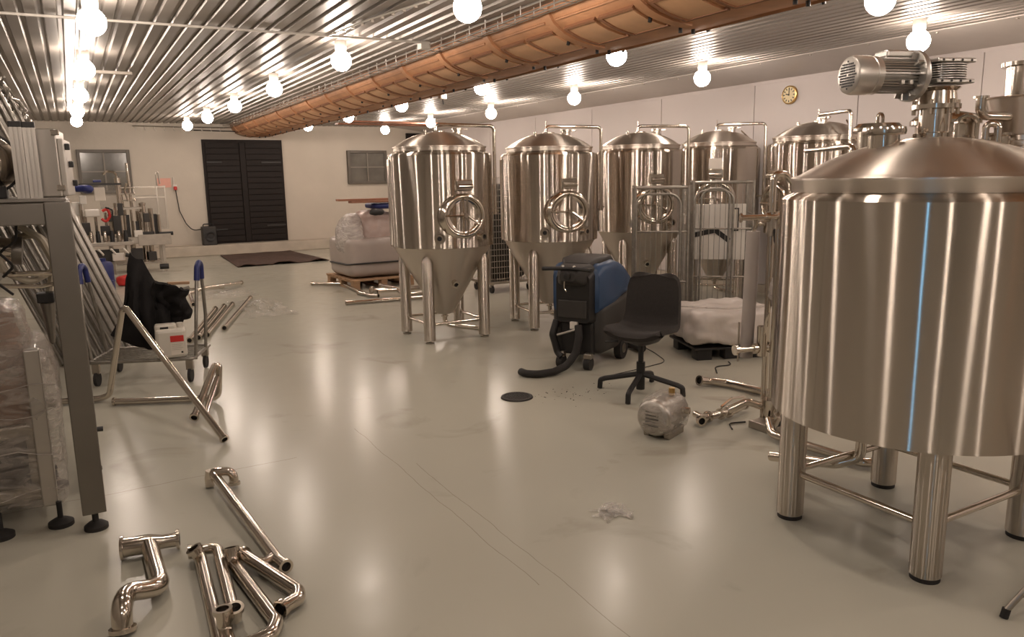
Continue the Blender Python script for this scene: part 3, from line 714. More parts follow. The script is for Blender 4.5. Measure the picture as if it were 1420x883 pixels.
# fittings around the dome
mw = MB().at((-0.05, 0.22, 0)).lathe([(0.082, 1.70), (0.082, 1.775), (0.102, 1.778), (0.102, 1.79), (0.085, 1.808), (0, 1.813)], 32).build('left_manway', 'tube', BT)
MB().tube([(-0.07, 0.21, 1.81), (-0.07, 0.21, 1.85), (-0.02, 0.22, 1.85), (-0.02, 0.22, 1.81)], 0.007, 8, 0.02).build('lid_handle', 'tube', mw)
q = MB().at((-0.22, 0.07, 0.012)).lathe([(0.06, 1.67), (0.06, 1.735), (0.082, 1.738), (0.085, 1.752), (0.082, 1.768), (0, 1.772)], 28).build('spray_port', 'tube', BT)
mw = MB().at((0.28, 0.12, 0)).lathe([(0.12, 1.66), (0.12, 1.80), (0.145, 1.803), (0.145, 1.82), (0.12, 1.845), (0.05, 1.862), (0, 1.865)], 36).build('right_manway', 'tube', BT)
MB().tube([(-0.055, -0.13, 1.73), (-0.055, -0.13, 1.80), (-0.02, -0.16, 1.82), (0.02, -0.17, 1.80), (0.02, -0.17, 1.71)], 0.009, 8, 0.03).build('lifting_loop', 'tube', BT)
MB().tube([(0.10, -0.16, 1.70), (0.10, -0.16, 1.785), (0.135, -0.19, 1.785), (0.135, -0.19, 1.69)], 0.014, 10, 0.02).build('lifting_loop', 'tube', BT)
MB().tube([(0.12, 0.42, 1.60), (0.16, 0.50, 1.725), (0.30, 0.72, 1.725), (0.46, 1.02, 1.722)], 0.014, 10, 0.05).build('spray_pipe', 'tube', BT)
MB().at((0.31, -0.10, 0)).lathe([(0.045, 1.66), (0.045, 1.74), (0.055, 1.745), (0.055, 1.755), (0, 1.758)], 24).build('sight_port', 'tube', BT)
hx, hy = 0.44, -0.13
hp = MB().at((hx, hy, 0)).lathe([(0.07, 1.62), (0.07, 1.70), (0.10, 1.702), (0.10, 1.722), (0.085, 1.725), (0.085, 1.745), (0.10, 1.75), (0.155, 1.895), (0.165, 1.90), (0.16, 1.905), (0.10, 1.90)], 36).build('grist_hopper', 'steel2', BT)
MB().at((hx+0.0, hy, 0)).lathe([(0.085, 1.89), (0.085, 2.03), (0.105, 2.032), (0.105, 2.048), (0.085, 2.05), (0, 2.05)], 32).build('inlet_cylinder', 'tube', hp)
MB().tube([(hx-0.25, hy+0.05, 1.90), (hx-0.25, hy+0.05, 1.825), (hx-0.12, hy, 1.82), (hx-0.07, hy, 1.82)], 0.019, 12, 0.05).build('side_inlet', 'tube', hp)
MB().at((hx-0.25, hy+0.05, 0)).lathe([(0, 1.895), (0.03, 1.895), (0.03, 1.905), (0, 1.905)], 16).build('inlet_cap', 'tube', hp)
for k in range(8):
    a = k*PI/4
    MB().cyl((hx+0.092*math.cos(a), hy+0.092*math.sin(a), 1.69), (hx+0.092*math.cos(a), hy+0.092*math.sin(a), 1.735), 0.008, seg=6).build('bolt', 'tube', hp)
MB().tube([(0.35+0.02, -0.335-0.07, 0.36), (0.37, -0.42, 0.44), (0.40, -0.42, 0.52), (0.40, -0.40, 0.56)], 0.018, 10, 0.03).build('side_valve', 'tube', BT)

# ------------------------------------------------------------------ floor: foreground pipes
def pipe_thing(name, label, pts, r, fil=0.07, ends=(0, 1), mt='tube', group=None, seg=14, collar=1.32):
    base = Vector((pts[0][0], pts[0][1], 0))
    P = [Vector(p)-base for p in pts]
    t = thing(name, label, 'pipe', base, 0, group)
    tb = MB().tube(P, r, seg, fil, fs=7, caps=False)
    tb.build('bent_tube', mt, t, 60)
    for e in ends:
        a, b = (P[0], P[1]) if e == 0 else (P[-1], P[-2])
        d = (a-b).normalized()
        MB().pipe(a-d*0.012, a+d*0.004, r*collar, r*(collar-0.86), seg).build('end_ferrule', mt, t, 40)
        MB().cyl(a-d*0.03, a-d*0.024, r*0.97, seg=seg).build('dark_bore', 'black', t, 40)
    return t
r = 0.03
t = pipe_thing('tee_pipe', 'fat bent steel pipe with a tee head, leftmost of the foreground floor pipes', [(0.142, 3.50, 0.05), (0.150, 3.08, 0.05), (0.03, 3.02, 0.095), (0.005, 2.92, 0.095), (0.002, 2.90, 0.012)], 0.036, 0.09, (1,))
MB().tube([(-0.105, 0.025, 0), (0.0, 0.01, 0.0), (0.055, -0.002, 0), (0.115, -0.012, 0)], 0.042, 14, rr=[0.042, 0.042, 0.031, 0.031], caps=False).build('tee_head', 'tube', t, 50).location.z = 0.05
for x, y, rr in ((-0.105, 0.025, 0.052), (0.115, -0.012, 0.044)):
    o = MB().pipe((x-0.006, y+0.001, 0.05), (x+0.006, y-0.001, 0.05), rr, 0.016).build('end_ferrule', 'tube', t)
    MB().cyl((x-0.002, y, 0.05), (x+0.002, y, 0.05), rr*0.7).build('dark_bore', 'black', t)
pipe_thing('bent_pipe', 'steel pipe bent sideways at its far end, lying right of the tee pipe', [(0.285, 3.345, 0.045), (0.396, 3.325, 0.045), (0.362, 2.71, 0.035), (0.360, 2.685, 0.10)], 0.0235, 0.045)
pipe_thing('bent_pipe', 'straight steel pipe running out of the bottom of the picture beside the tee pipe', [(0.300, 3.30, 0.075), (0.322, 3.295, 0.03), (0.292, 2.60, 0.027), (0.297, 2.45, 0.03)], 0.026, 0.03, (0, 1))
pipe_thing('upturned_pipe', 'short upright steel pipe end at the bottom edge of the picture', [(0.318, 2.45, 0.03), (0.318, 2.665, 0.03), (0.316, 2.67, 0.115)], 0.0265, 0.03, (1,))
t = pipe_thing('hooked_pipe', 'steel pipe with upturned far collar, hooking left at the bottom of the picture', [(0.431, 3.19, 0.09), (0.431, 3.172, 0.032), (0.490, 2.635, 0.032), (0.455, 2.56, 0.032), (0.34, 2.53, 0.035)], 0.0265, 0.05)
pipe_thing('elbow_pipe', 'steel pipe with an elbow and flange at its near end, right of the hooked pipe', [(0.478, 3.20, 0.045), (0.610, 2.80, 0.034), (0.598, 2.745, 0.034), (0.520, 2.700, 0.038)], 0.027, 0.045)
t = pipe_thing('branch_pipe', 'longest foreground floor pipe with a return bend at its far end', [(0.600, 4.09, 0.02), (0.600, 4.10, 0.088), (0.50, 4.16, 0.088), (0.522, 4.12, 0.06), (0.600, 3.10, 0.034), (0.616, 3.02, 0.034)], 0.0235, 0.05)
MB().cyl((0.590-0.6, 3.13-4.09, 0.034), (0.535-0.6, 3.09-4.09, 0.034), 0.0215, seg=12).build('branch_tube', 'tube', t)
MB().pipe((0.541-0.6, 3.094-4.09, 0.034), (0.531-0.6, 3.087-4.09, 0.034), 0.031, 0.012).build('end_ferrule', 'tube', t)
MB().tube([(0.495-0.6, 4.165-4.09, 0.092), (0.488-0.6, 4.17-4.09, 0.05), (0.488-0.6, 4.165-4.09, 0.005)], 0.0235, 12, 0.02).build('foot_elbow', 'tube', t)

# pipes leaned on and lying under the trolley
pipe_thing('leaning_pipe', 'long bent steel pipe propped in a peak in front of the trolley', [(0.676, 4.85, 0.03), (0.245, 6.05, 0.765), (0.10, 6.28, 0.06), (0.04, 6.33, 0.03), (-0.35, 6.43, 0.03)], 0.022, 0.07, (0,))
pipe_thing('hairpin_pipe', 'steel pipe lying under the trolley and turning up into a hairpin at its right end', [(0.12, 6.17, 0.03), (0.80, 5.86, 0.03), (0.83, 5.90, 0.26), (0.80, 5.90, 0.27), (0.575, 5.42, 0.035)], 0.024, 0.05, (0, 1))
pipe_thing('short_pipe', 'short steel pipe standing slanted inside the hairpin pipe by the trolley wheel', [(0.66, 5.50, 0.03), (0.795, 5.79, 0.20)], 0.02, 0.05, (0,))
# far left loose pipes
for i, (a, b, c) in enumerate((((0.90, 8.25, 0.03), (1.45, 10.2, 0.03), 'pipe lying farthest left in the bundle behind the trolley'),
                               ((1.00, 8.35, 0.03), (1.58, 10.35, 0.03), 'second pipe of the bundle behind the trolley'),
                               ((1.10, 8.45, 0.03), (1.70, 10.45, 0.03), 'flanged pipe on the right of the bundle behind the trolley'),
                               ((1.32, 8.75, 0.03), (2.02, 10.9, 0.03), 'lone pipe right of the bundle behind the trolley'))):
    pipe_thing('loose_pipe', 'long steel ' + c, [a, b], 0.026, ends=(0, 1), mt='tube')
pipe_thing('kinked_pipe', 'kinked thin steel pipe on crumpled film between the trolley and the dark mat', [(1.26, 10.75, 0.03), (1.29, 11.3, 0.10), (1.52, 11.48, 0.14), (2.2, 12.5, 0.05)], 0.025, 0.06)
pipe_thing('thin_rod', 'thin straight steel rod on the floor in front of the dark mat', [(1.0, 12.6, 0.02), (1.9, 12.3, 0.02)], 0.014)
def filmpatch(name, label, c, sx, sy, h, seed, m='film3'):
    def f(u, v):
        x, y = (u-.5)*sx, (v-.5)*sy
        e = max(0, 1-((u-.5)**2+(v-.5)**2)*4.2)
        return (x+0.1*noise.noise(Vector((u*5, v*5, seed))), y+0.1*noise.noise(Vector((u*5, v*5, seed+7))), 0.006+h*e*abs(noise.noise(Vector((u*7, v*7, seed+3)))+0.35))
    t = thing(name, label, 'film', c)
    MB().grid(f, 26, 26).build('film_sheet', m, t, 30)
filmpatch('plastic_film', 'crumpled clear plastic film on the floor right of the loose pipes', (2.0, 10.1, 0), 0.6, 1.5, 0.10, 2)
filmpatch('plastic_film', 'crumpled clear film spread under the kinked pipe', (1.75, 11.7, 0), 0.9, 1.0, 0.07, 5)
filmpatch('plastic_scrap', 'small scrap of clear film on the bare floor in front of the big tank', (2.12, 2.78, 0), 0.13, 0.09, 0.02, 8)

# ------------------------------------------------------------------ trolley, jerrycan, jacket
TR = thing('wire_trolley', 'steel trolley with a wire deck and blue-tipped tube uprights', 'trolley', (0.46, 6.95, 0), math.radians(-22))
MB().tube([(-0.40, -0.27, 0.2), (0.40, -0.27, 0.2), (0.40, 0.27, 0.2), (-0.40, 0.27, 0.2)], 0.014, 8, 0.03, closed=True).build('deck_frame', 'galv', TR)
w0 = MB().cyl((-0.39, 0, 0.205), (0.39, 0, 0.205), 0.005, seg=6).build('deck_wire', 'galv', TR)
for i in range(10):
    c = w0 if i == 0 else dupe(w0, TR)
    c.location = (0, -0.245+i*0.0545, 0)
for i in range(4):
    MB().cyl((-0.3+i*0.2, -0.265, 0.195), (-0.3+i*0.2, 0.265, 0.195), 0.006, seg=6).build('cross_wire', 'galv', TR)
for sx in (-1, 1):
    u = MB().tube([(sx*0.40, -0.20, 0.18), (sx*0.43, -0.20, 0.5), (sx*0.45, -0.12, 0.92), (sx*0.45, -0.05, 0.96), (sx*0.45, 0.0, 0.92), (sx*0.43, 0.10, 0.5), (sx*0.40, 0.12, 0.18)], 0.014, 10, 0.05).build('upright', 'galv', TR)
    MB().tube([(sx*0.4465, -0.135, 0.82), (sx*0.452, -0.116, 0.93), (sx*0.453, -0.05, 0.968), (sx*0.452, -0.002, 0.93), (sx*0.4455, 0.016, 0.82)], 0.023, 10, 0.04).build('blue_grip', 'darkblue', u)
    for sy in (-1, 1):
        cs = MB().at((sx*0.36, sy*0.24, 0)).tube([(-0.012, 0, 0.06), (0.012, 0, 0.06)], 0.058, 16).build('caster_wheel', 'rubber', TR)
        MB().at((sx*0.36, sy*0.24, 0)).box(-0.028, 0.028, -0.02, 0.02, 0.105, 0.19, 0.004).build('caster_fork', 'dullsteel', cs)
# jerrycan
J = thing('jerrycan', 'milky white plastic jerrycan with a red label standing on the trolley deck', 'jerrycan', (0.59, 6.67, 0.213), math.radians(-6))
MB().box(-0.115, 0.115, -0.085, 0.085, 0, 0.24, 0.028).box(-0.115, 0.05, -0.05, 0.05, 0.20, 0.275, 0.018).build('can_body', 'jug', J, 50)
MB().box(-0.075, -0.01, -0.053, 0.053, 0.235, 0.258, 0.006).build('handle_hole', 'black', J, 50)
MB().cyl((0.075, 0, 0.235), (0.075, 0, 0.275), 0.026).build('cap', 'jug', J)
MB().box(-0.005, 0.095, -0.0875, -0.0850, 0.135, 0.185).build('red_label', 'red', J, 0)
MB().box(-0.005, 0.095, -0.0870, -0.0850, 0.03, 0.128).build('white_label', 'paper', J, 0)
for k in range(4):
    MB().box(0.0, 0.085-0.012*(k % 2), -0.0876, -0.0869, 0.112-k*0.014, 0.115-k*0.014).build('print_line', 'dullsteel', J, 0)
MB().box(0.068, 0.083, -0.0876, -0.0869, 0.04, 0.055).build('hazard_mark', 'black', J, 0)
# jacket draped over a slanted bar frame
JK = thing('black_jacket', 'black cloth jacket draped over the trolley', 'jacket', (0.42, 6.98, 0.2))
def jk(u, v):
    a = (u-0.5)*2
    x = -0.20+0.38*u + 0.03*math.sin(v*5+u*4)
    x += (0.10*(u-.5))*(1-v) + 0.20*v*(1-u)
    z = 0.06+0.14*abs(a)**1.5 + v*(0.66-0.33*max(0, u-0.28)*1.4-0.1*max(0, .28-u)) + 0.03*noise.noise(Vector((u*5, v*4, 1)))
    y = -0.10-0.16*math.sin(v*PI*0.55)*(1-abs(a)**2)*0.6+0.30*v*v + 0.05*noise.noise(Vector((u*6, v*2, 4)))+0.035*math.sin(u*19+v*2)*(1-v*.5)
    return (x, y, z)
MB().grid(jk, 24, 24, 0.022).build('jacket_body', 'cloth', JK, 60)
def jk2(u, v):
    return (0.10+0.25*u+0.02*math.sin(v*7), -0.03+0.05*math.sin(u*6)+0.05*noise.noise(Vector((u*5, v*5, 9)))-0.03*math.sin(u*PI), 0.18+0.10*u+v*(0.42-0.18*u)+0.03*noise.noise(Vector((u*4, v*4, 2))))
MB().grid(jk2, 16, 16, 0.03).build('sleeve', 'cloth', JK, 60)
tag(MB().tube([(0.50, 7.03, 0.222), (0.68, 6.99, 0.70), (0.80, 6.97, 0.735)], 0.012, 8, 0.05).build('metal_rod', 'galv'), 'thin bent steel rod leaning on the trolley behind the jerrycan', 'rod')
tag(MB().at((0.73, 7.0, 0.77), (0, 0.06, 0.2)).box(-0.10, 0.075, -0.02, 0.02, -0.012, 0.012, 0.005).build('timber_offcut', 'wood'), 'small tan timber offcut resting at the right upright of the trolley', 'wood')

# ------------------------------------------------------------------ leaning galvanised fence panels
FP = thing('fence_panel', 'x', 'panel', group='leaning galvanised panels')
L_ = 2.6
def bar(mb, a, b, rr=0.017): return mb.cyl(a, b, rr, seg=8)
for y in (-1.0, 1.0): bar(MB(), (0, y, 0), (0, y, L_), 0.017).build('stile', 'galv', FP)
b0 = bar(MB(), (0, 0, 0.03), (0, 0, L_-0.03), 0.011).build('upright_bar', 'galv', FP)
for i in range(8):
    c = b0 if i == 0 else dupe(b0, FP)
    c.location = (0, -0.78+i*0.222, 0)
for z in (0.03, L_*0.5, L_-0.03): bar(MB(), (0, -1.0, z), (0, 1.0, z), 0.018).build('rail', 'galv', FP)
lean = math.radians(19.4)
for i in range(13):
    k = 12-i
    lab = f'{ordn[i] if i < 9 else ["tenth", "eleventh", "twelfth", "thirteenth"][i-9]} tall galvanised panel from the trolley in the stack leaning on the left wall'
    c = FP if i == 0 else copy_tree(FP, (0, 0, 0), 0, lab)
    c['label'] = lab
    c.location = (0.46-0.056*i, 8.80+random.uniform(-0.12, 0.12), 0.022)
    c.rotation_euler = (0, -lean, 0)
# wire netting bunched on top of the panels
nt = thing('wire_netting', 'bunched silvery wire netting hanging on top of the leaning panels', 'netting', (-0.37, 8.5, 2.50))
for k in range(7):
    pts = []
    for i in range(26):
        y = -1.0+i*0.08
        pts.append((0.03*k-0.08+0.035*math.sin(i*1.9+k), y+0.05*math.cos(i*2.3+k*2), -0.05*k-0.02+0.045*math.sin(i*2.7+k*1.3)+(0.05 if i < 6 else 0)))
    MB().tube(pts, 0.009, 5, 0.03, fs=2).build('wire_strand', 'alu', nt)

# ------------------------------------------------------------------ near machine frame on the left
MF = thing('machine_frame', 'stainless steel machine frame with a square column, cabinet and aluminium posts at the left edge', 'machine', (-0.055, 3.93, 0))
def fr(mb): mb.bm.transform(Matrix.Translation((0.055, -3.93, 0))); return mb
def post(x, y, z0, z1, s=0.05): return fr(MB().box(x-s, x+s, y-s, y+s, z0, z1, 0.004))
for x, y in ((-0.055, 3.93), (-0.055, 4.78), (-0.66, 3.93), (-0.66, 4.78)):
    pc = post(x, y, 0.09, 1.53).build('column', 'framesteel', MF, 30)
    fr(MB().at((x, y, 0)).lathe([(0, 0), (0.052, 0), (0.052, 0.018), (0.03, 0.035), (0.014, 0.04), (0.014, 0.10), (0, 0.10)], 20)).build('levelling_foot', 'rubber', pc)
fr(MB().box(-0.61, -0.105, 3.885, 3.965, 1.435, 1.525, 0.004)).build('front_beam', 'framesteel', MF, 30)
fr(MB().box(-0.105, -0.01, 3.98, 4.73, 1.45, 1.53, 0.004)).build('side_beam', 'framesteel', MF, 30)
fr(MB().box(-0.70, -0.105, 4.74, 4.82, 1.45, 1.53, 0.004)).build('back_beam', 'framesteel', MF, 30)
fr(MB().box(-0.68, -0.02, 3.97, 4.75, 1.53, 1.545, 0.003)).build('top_plate', 'framesteel', MF, 30)
cbx = fr(MB().at((-0.075, 4.42, 1.547), (0, 0, math.radians(-5.5))).box(-0.055, 0.06, -0.16, 0.16, 0, 0.315, 0.006)).build('control_cabinet', 'cabsteel', MF, 30)
fr(MB().at((-0.075, 4.42, 1.547), (0, 0, math.radians(-5.5))).box(0.06, 0.085, -0.155, 0.155, 0.005, 0.27, 0.004)).build('cabinet_door', 'alu', cbx, 30)
for z in (0.03, 0.285):
    fr(MB().at((-0.075, 4.42, 1.547), (0, 0, math.radians(-5.5))).box(0.04, 0.075, -0.175, -0.16, z, z+0.025, 0.003)).build('hinge', 'tube', cbx, 30)
for y, z in ((-0.09, 0.22), (0.0, 0.14), (0.1, 0.05)):
    fr(MB().at((-0.075, 4.42, 1.547), (0, 0, math.radians(-5.5))).box(0.084, 0.105, y-0.015, y+0.015, z, z+0.03, 0.004)).build('door_knob', 'black', cbx, 30)
for i, x in enumerate((-0.184, -0.134)):
    ap = fr(MB().at((x, 4.16+0.03*i, 0)).prism([(-0.024, -0.03), (-0.010, -0.03), (-0.010, -0.02), (-0.005, -0.02), (-0.005, -0.03), (0.007, -0.03), (0.007, -0.02), (0.012, -0.02), (0.012, -0.03), (0.024, -0.03), (0.024, 0.03), (-0.024, 0.03)], 1.545, 1.86-0.0*i)).build('aluminium_post', 'alu', MF, 20)
    fr(MB().box(x-0.025, x+0.025, 4.129+0.03*i, 4.191+0.03*i, 1.86, 1.885, 0.003)).build('end_cap', 'black', ap, 30)
ds = fr(MB().at((-0.318, 4.25, 1.705), (PI/2, 0, 0)).lathe([(0.12, -0.06), (0.128, 0.0), (0.128, 0.015), (0.112, 0.018), (0.10, 0.03), (0.06, 0.055), (0, 0.062)], 36)).build('round_housing', 'tube', MF, 50)
fr(MB().at((-0.318, 4.25, 1.705), (PI/2, 0, 0)).lathe([(0.126, -0.01), (0.140, -0.008), (0.140, 0.012), (0.126, 0.014)], 36)).build('rim', 'black', ds, 50)
fr(MB().box(-0.42, -0.25, 4.18, 4.32, 1.545, 1.60, 0.005)).build('bracket', 'black', MF, 30)
fr(MB().tube([(-0.50, 4.2, 1.34), (-0.25, 4.2, 1.31)], 0.055, 18)).build('drive_motor', 'tube', MF)
fr(MB().tube([(-0.26, 4.2, 1.31), (-0.22, 4.2, 1.305)], 0.065, 18)).build('motor_collar', 'framesteel', MF)
for k, pts in enumerate((([(-0.22, 4.2, 1.42), (-0.14, 4.18, 1.36), (-0.10, 4.2, 1.24), (-0.14, 4.2, 1.08)]), ([(-0.25, 4.25, 1.36), (-0.16, 4.22, 1.38), (-0.085, 4.2, 1.30), (-0.12, 4.22, 1.12)]), ([(-0.33, 4.15, 1.40), (-0.30, 4.14, 1.22), (-0.20, 4.16, 1.16), (-0.12, 4.2, 1.20)]))):
    fr(MB().tube(pts, 0.016, 8, 0.06)).build('beige_hose', 'beige', MF)
for k, pts in enumerate((([(-0.36, 4.0, 1.44), (-0.30, 4.0, 1.30), (-0.34, 4.05, 1.2), (-0.27, 4.08, 1.12)]), ([(-0.30, 4.02, 1.44), (-0.32, 4.02, 1.34), (-0.25, 4.05, 1.25), (-0.30, 4.1, 1.2)]), ([(-0.22, 4.02, 1.44), (-0.23, 4.02, 1.36), (-0.28, 4.05, 1.33), (-0.33, 4.1, 1.27)]))):
    fr(MB().tube(pts, 0.006, 6, 0.03)).build('black_cable', 'black', MF)
fr(MB().tube([(-0.30, 4.12, 1.21), (-0.08, 4.12, 1.20)], 0.012, 8)).build('guide_rail', 'tube', MF)
fr(MB().tube([(-0.35, 4.14, 1.16), (-0.16, 4.14, 1.14), (-0.10, 4.14, 1.15)], 0.010, 8)).build('guide_rail', 'tube', MF)
fr(MB().box(-0.185, -0.115, 4.12, 4.2, 1.065, 1.11, 0.005)).build('black_block', 'black', MF, 30)
fr(MB().at((-0.145, 4.16, 0)).lathe([(0.0, 0.86), (0.012, 0.87), (0.032, 1.06), (0, 1.06)], 14)).build('nozzle', 'framesteel', MF)
fr(MB().box(-0.085, -0.02, 4.3, 4.72, 0.60, 0.67, 0.004)).build('lower_rail', 'framesteel', MF, 30)
fr(MB().tube([(-0.06, 3.98, 0.47), (0.02, 3.98, 0.465)], 0.012, 8)).build('clamp_lever', 'black', MF)

# film-wrapped machine beside it
WM = thing('wrapped_machine', 'low machine under glossy clear stretch film on black levelling feet at the left edge', 'machine', (-0.46, 4.42, 0))
MB().box(-0.30, 0.22, -0.30, 0.28, 0.12, 0.50, 0.01).build('base_cabinet', 'dullsteel', WM, 30)
MB().box(-0.28, 0.20, -0.28, 0.26, 0.50, 0.76, 0.01).build('carton', 'brown', WM, 30)
MB().box(-0.30, 0.16, -0.31, -0.30, 0.20, 0.44, 0.002).build('front_panel', 'charcoal', WM, 30)
MB().box(0.195, 0.26, -0.35, -0.29, 0.10, 0.86, 0.006).build('side_post', 'alu', WM, 30)
MB().blob((-0.08, -0.02, 0.88), (0.50, 0.50, 0.34), 8, 4, 0.03, 5, 3).build('padded_top', 'brown', WM, 60)
MB().blob((-0.005, -0.03, 0.47), (0.62, 0.62, 0.80), 18, 9, 0.03, 4.5, 1).build('film_wrap', 'film', WM, 50)
MB().blob((-0.05, -0.03, 0.87), (0.54, 0.56, 0.40), 14, 4, 0.04, 6, 6).build('film_hood', 'film', WM, 50)
for k in range(4):
    z = 0.20+0.17*k
    pts = [(-0.30+0.085*i, -0.352-0.012*math.sin(i*2+k), z+0.02*math.sin(i*1.3+k*2)+0.03*(k % 3-1)*i/7) for i in range(8)]
    MB().tube(pts, 0.0025, 5).build('film_fold', 'film2', WM)
for x, y in ((0.26, -0.36), (0.02, -0.37), (0.235, 0.20), (-0.22, 0.20)):
    MB().at((x, y, 0)).lathe([(0, 0), (0.055, 0), (0.055, 0.02), (0.03, 0.035), (0.012, 0.04), (0.012, 0.12), (0, 0.12)], 18).build('levelling_foot', 'rubber', WM)

# ------------------------------------------------------------------ far bottling machines near the back wall
B = thing('filling_machine', 'cluttered steel bottle filling machine near the back wall left of the pink notice', 'machine', (1.0, 15.8, 0))
for x in (-0.45, 0.40):
    for y in (-0.3, 0.3): MB().box(x-0.025, x+0.025, y-0.025, y+0.025, 0, 0.54).build('leg', 'dullsteel', B, 0)
MB().box(-0.5, 0.47, -0.36, 0.36, 0.54, 0.66, 0.01).build('table', 'dullsteel', B, 30)
MB().box(-0.40, 0.35, -0.28, 0.28, 0.16, 0.19, 0.005).build('lower_shelf', 'dullsteel', B, 30)
for x, rr, z1 in ((-0.40, 0.03, 1.2), (-0.30, 0.035, 1.15), (-0.18, 0.035, 1.15), (-0.08, 0.02, 1.15), (0.05, 0.05, 1.12), (0.13, 0.03, 1.1), (0.25, 0.04, 1.16), (0.36, 0.03, 1.05)):
    MB().cyl((x, -0.2+0.1*math.sin(x*30), 0.66), (x, -0.2+0.1*math.sin(x*30), z1), rr, seg=12).build('guide_column', 'tube', B)
MB().box(-0.52, 0.1, -0.3, 0.2, 1.16, 1.19, 0.004).build('upper_plate', 'dullsteel', B, 30)
MB().cyl((-0.05, -0.1, 1.19), (-0.06, -0.1, 1.98), 0.028, seg=10).build('mast', 'tube', B)
MB().cyl((-0.22, -0.1, 1.19), (-0.24, -0.1, 1.72), 0.05, seg=12).build('product_tube', 'tube', B)
MB().tube([(-0.24, -0.1, 1.70), (-0.26, -0.1, 1.82), (-0.40, -0.1, 1.84), (-0.46, -0.1, 1.78)], 0.022, 8, 0.06).build('feed_pipe', 'tube', B)
MB().tube([(-0.10, -0.15, 1.3), (-0.14, -0.16, 1.5), (-0.10, -0.18, 1.62)], 0.018, 8, 0.06).build('air_hose', 'tube', B)
for z in (1.3, 1.42, 1.53): MB().box(-0.28, 0.02, -0.15, -0.06, z, z+0.025, 0.004).build('clamp', 'tube', B, 30)
MB().cb((0.0, -0.25, 0.80), (0.05, 0.05, 0.28)).build('black_column', 'black', B, 0)
MB().cb((0.31, -0.25, 0.86), (0.05, 0.05, 0.40)).build('black_column', 'black', B, 0)
MB().cb((-0.14, -0.25, 0.86), (0.05, 0.05, 0.40)).build('black_column', 'black', B, 0)
MB().cb((0.0, -0.34, 0.72), (0.14, 0.08, 0.12), 0.01).build('white_box', 'white', B)
MB().cb((0.26, -0.38, 0.60), (0.55, 0.02, 0.20), 0.005).build('front_plate', 'dullsteel', B)
MB().cyl((0.34, -0.34, 0.70), (0.58, -0.34, 0.70), 0.035, seg=10).build('black_grip', 'black', B)
for x, z in ((0.10, 0.3), (-0.1, 0.28), (0.2, 0.33)): MB().cyl((x, -0.2, 0.19), (x, -0.2, z+0.24), 0.045, seg=12).build('cylinder', 'tube', B)
MB().cyl((0.30, -0.36, 0.10), (0.45, -0.36, 0.10), 0.05, seg=12).build('black_knob', 'black', B)
for z in (1.55, 1.36, 0.78): MB().cb((0.28, 0.0, z), (0.52, 0.025, 0.025)).build('guard_rail', 'dullsteel', B, 0)
for x in (0.02, 0.40, 0.54): MB().cb((x, 0.0, 1.17), (0.025, 0.03, 0.80)).build('guard_post', 'dullsteel', B, 0)
MB().cb((0.47, 0.0, 1.17), (0.13, 0.008, 0.76)).build('guard_panel', 'clear', B, 0)
MB().cb((0.21, 0.0, 1.10), (0.36, 0.008, 0.60)).build('guard_panel', 'clear', B, 0)
MB().tube([(0.42, 0, 1.55), (0.41, 0, 1.78), (0.45, 0, 1.84), (0.47, 0, 1.6)], 0.012, 8, 0.03).build('hanging_hose', 'dullsteel', B)
MB().cb((-0.40, 0.05, 1.40), (0.30, 0.02, 0.46)).build('clear_hood', 'clear', B, 0)
MB().at((0.12, -0.15, 1.20)).lathe([(0.05, -0.1), (0.05, 0.02), (0.06, 0.03), (0.06, 0.06), (0, 0.08)], 14).build('bottle_head', 'tube', B)
for x, z, w_, h_ in ((-0.42, 0.36, 0.16, 0.2), (-0.05, 0.34, 0.2, 0.22), (0.2, 0.3, 0.14, 0.16), (-0.3, 0.92, 0.10, 0.2), (0.16, 1.0, 0.10, 0.16), (-0.42, 1.02, 0.08, 0.14), (0.12, 0.72, 0.3, 0.05)):
    MB().cb((x, -0.3, z), (w_, 0.1, h_), 0.01).build('dark_housing', 'charcoal', B)
for k in range(6): MB().cyl((-0.45+0.13*k, -0.3, 0.66), (-0.45+0.13*k, -0.3, 0.95+0.05*(k % 3)), 0.014, seg=8).build('guide_rod', 'tube', B)

B2 = thing('capping_machine', 'smaller steel machine with a red hose and white boxes left of the filling machine', 'machine', (0.42, 14.4, 0))
for x in (-0.32, 0.32):
    for y in (-0.3, 0.3): MB().box(x-0.02, x+0.02, y-0.02, y+0.02, 0, 0.62).build('leg', 'dullsteel', B2, 0)
MB().box(-0.4, 0.4, -0.35, 0.35, 0.62, 0.68, 0.006).build('table', 'dullsteel', B2, 30)
MB().cb((-0.14, -0.1, 1.15), (0.22, 0.2, 0.12), 0.02).build('white_head', 'white', B2)
MB().cb((-0.25, 0.05, 1.36), (0.10, 0.1, 0.14), 0.01).build('white_box', 'white', B2)
MB().cb((0.0, 0.05, 1.45), (0.16, 0.1, 0.22), 0.01).build('paper_bag', 'paper', B2)
MB().cb((-0.34, 0.1, 1.22), (0.16, 0.1, 0.22), 0.01).build('white_box', 'white', B2)
MB().tube([(0.0, -0.24, 1.18), (0.08, -0.24, 1.22), (0.11, -0.24, 1.1), (0.04, -0.24, 1.0), (-0.02, -0.24, 1.06)], 0.022, 8, 0.05).build('red_hose', 'red', B2)
MB().tube([(0.05, -0.26, 1.24), (0.15, -0.26, 1.2), (0.14, -0.26, 1.02)], 0.014, 6, 0.04).build('black_hose', 'black', B2)
for x, z1 in ((-0.25, 1.1), (-0.1, 1.1), (0.05, 1.15), (0.2, 1.3), (0.27, 1.62), (-0.3, 1.3)):
    MB().cyl((x, 0.0, 0.68), (x, 0.0, z1), 0.025, seg=10).build('column', 'tube', B2)
MB().cb((0.02, -0.05, 1.61), (0.62, 0.04, 0.03)).build('top_bar', 'black', B2, 0)
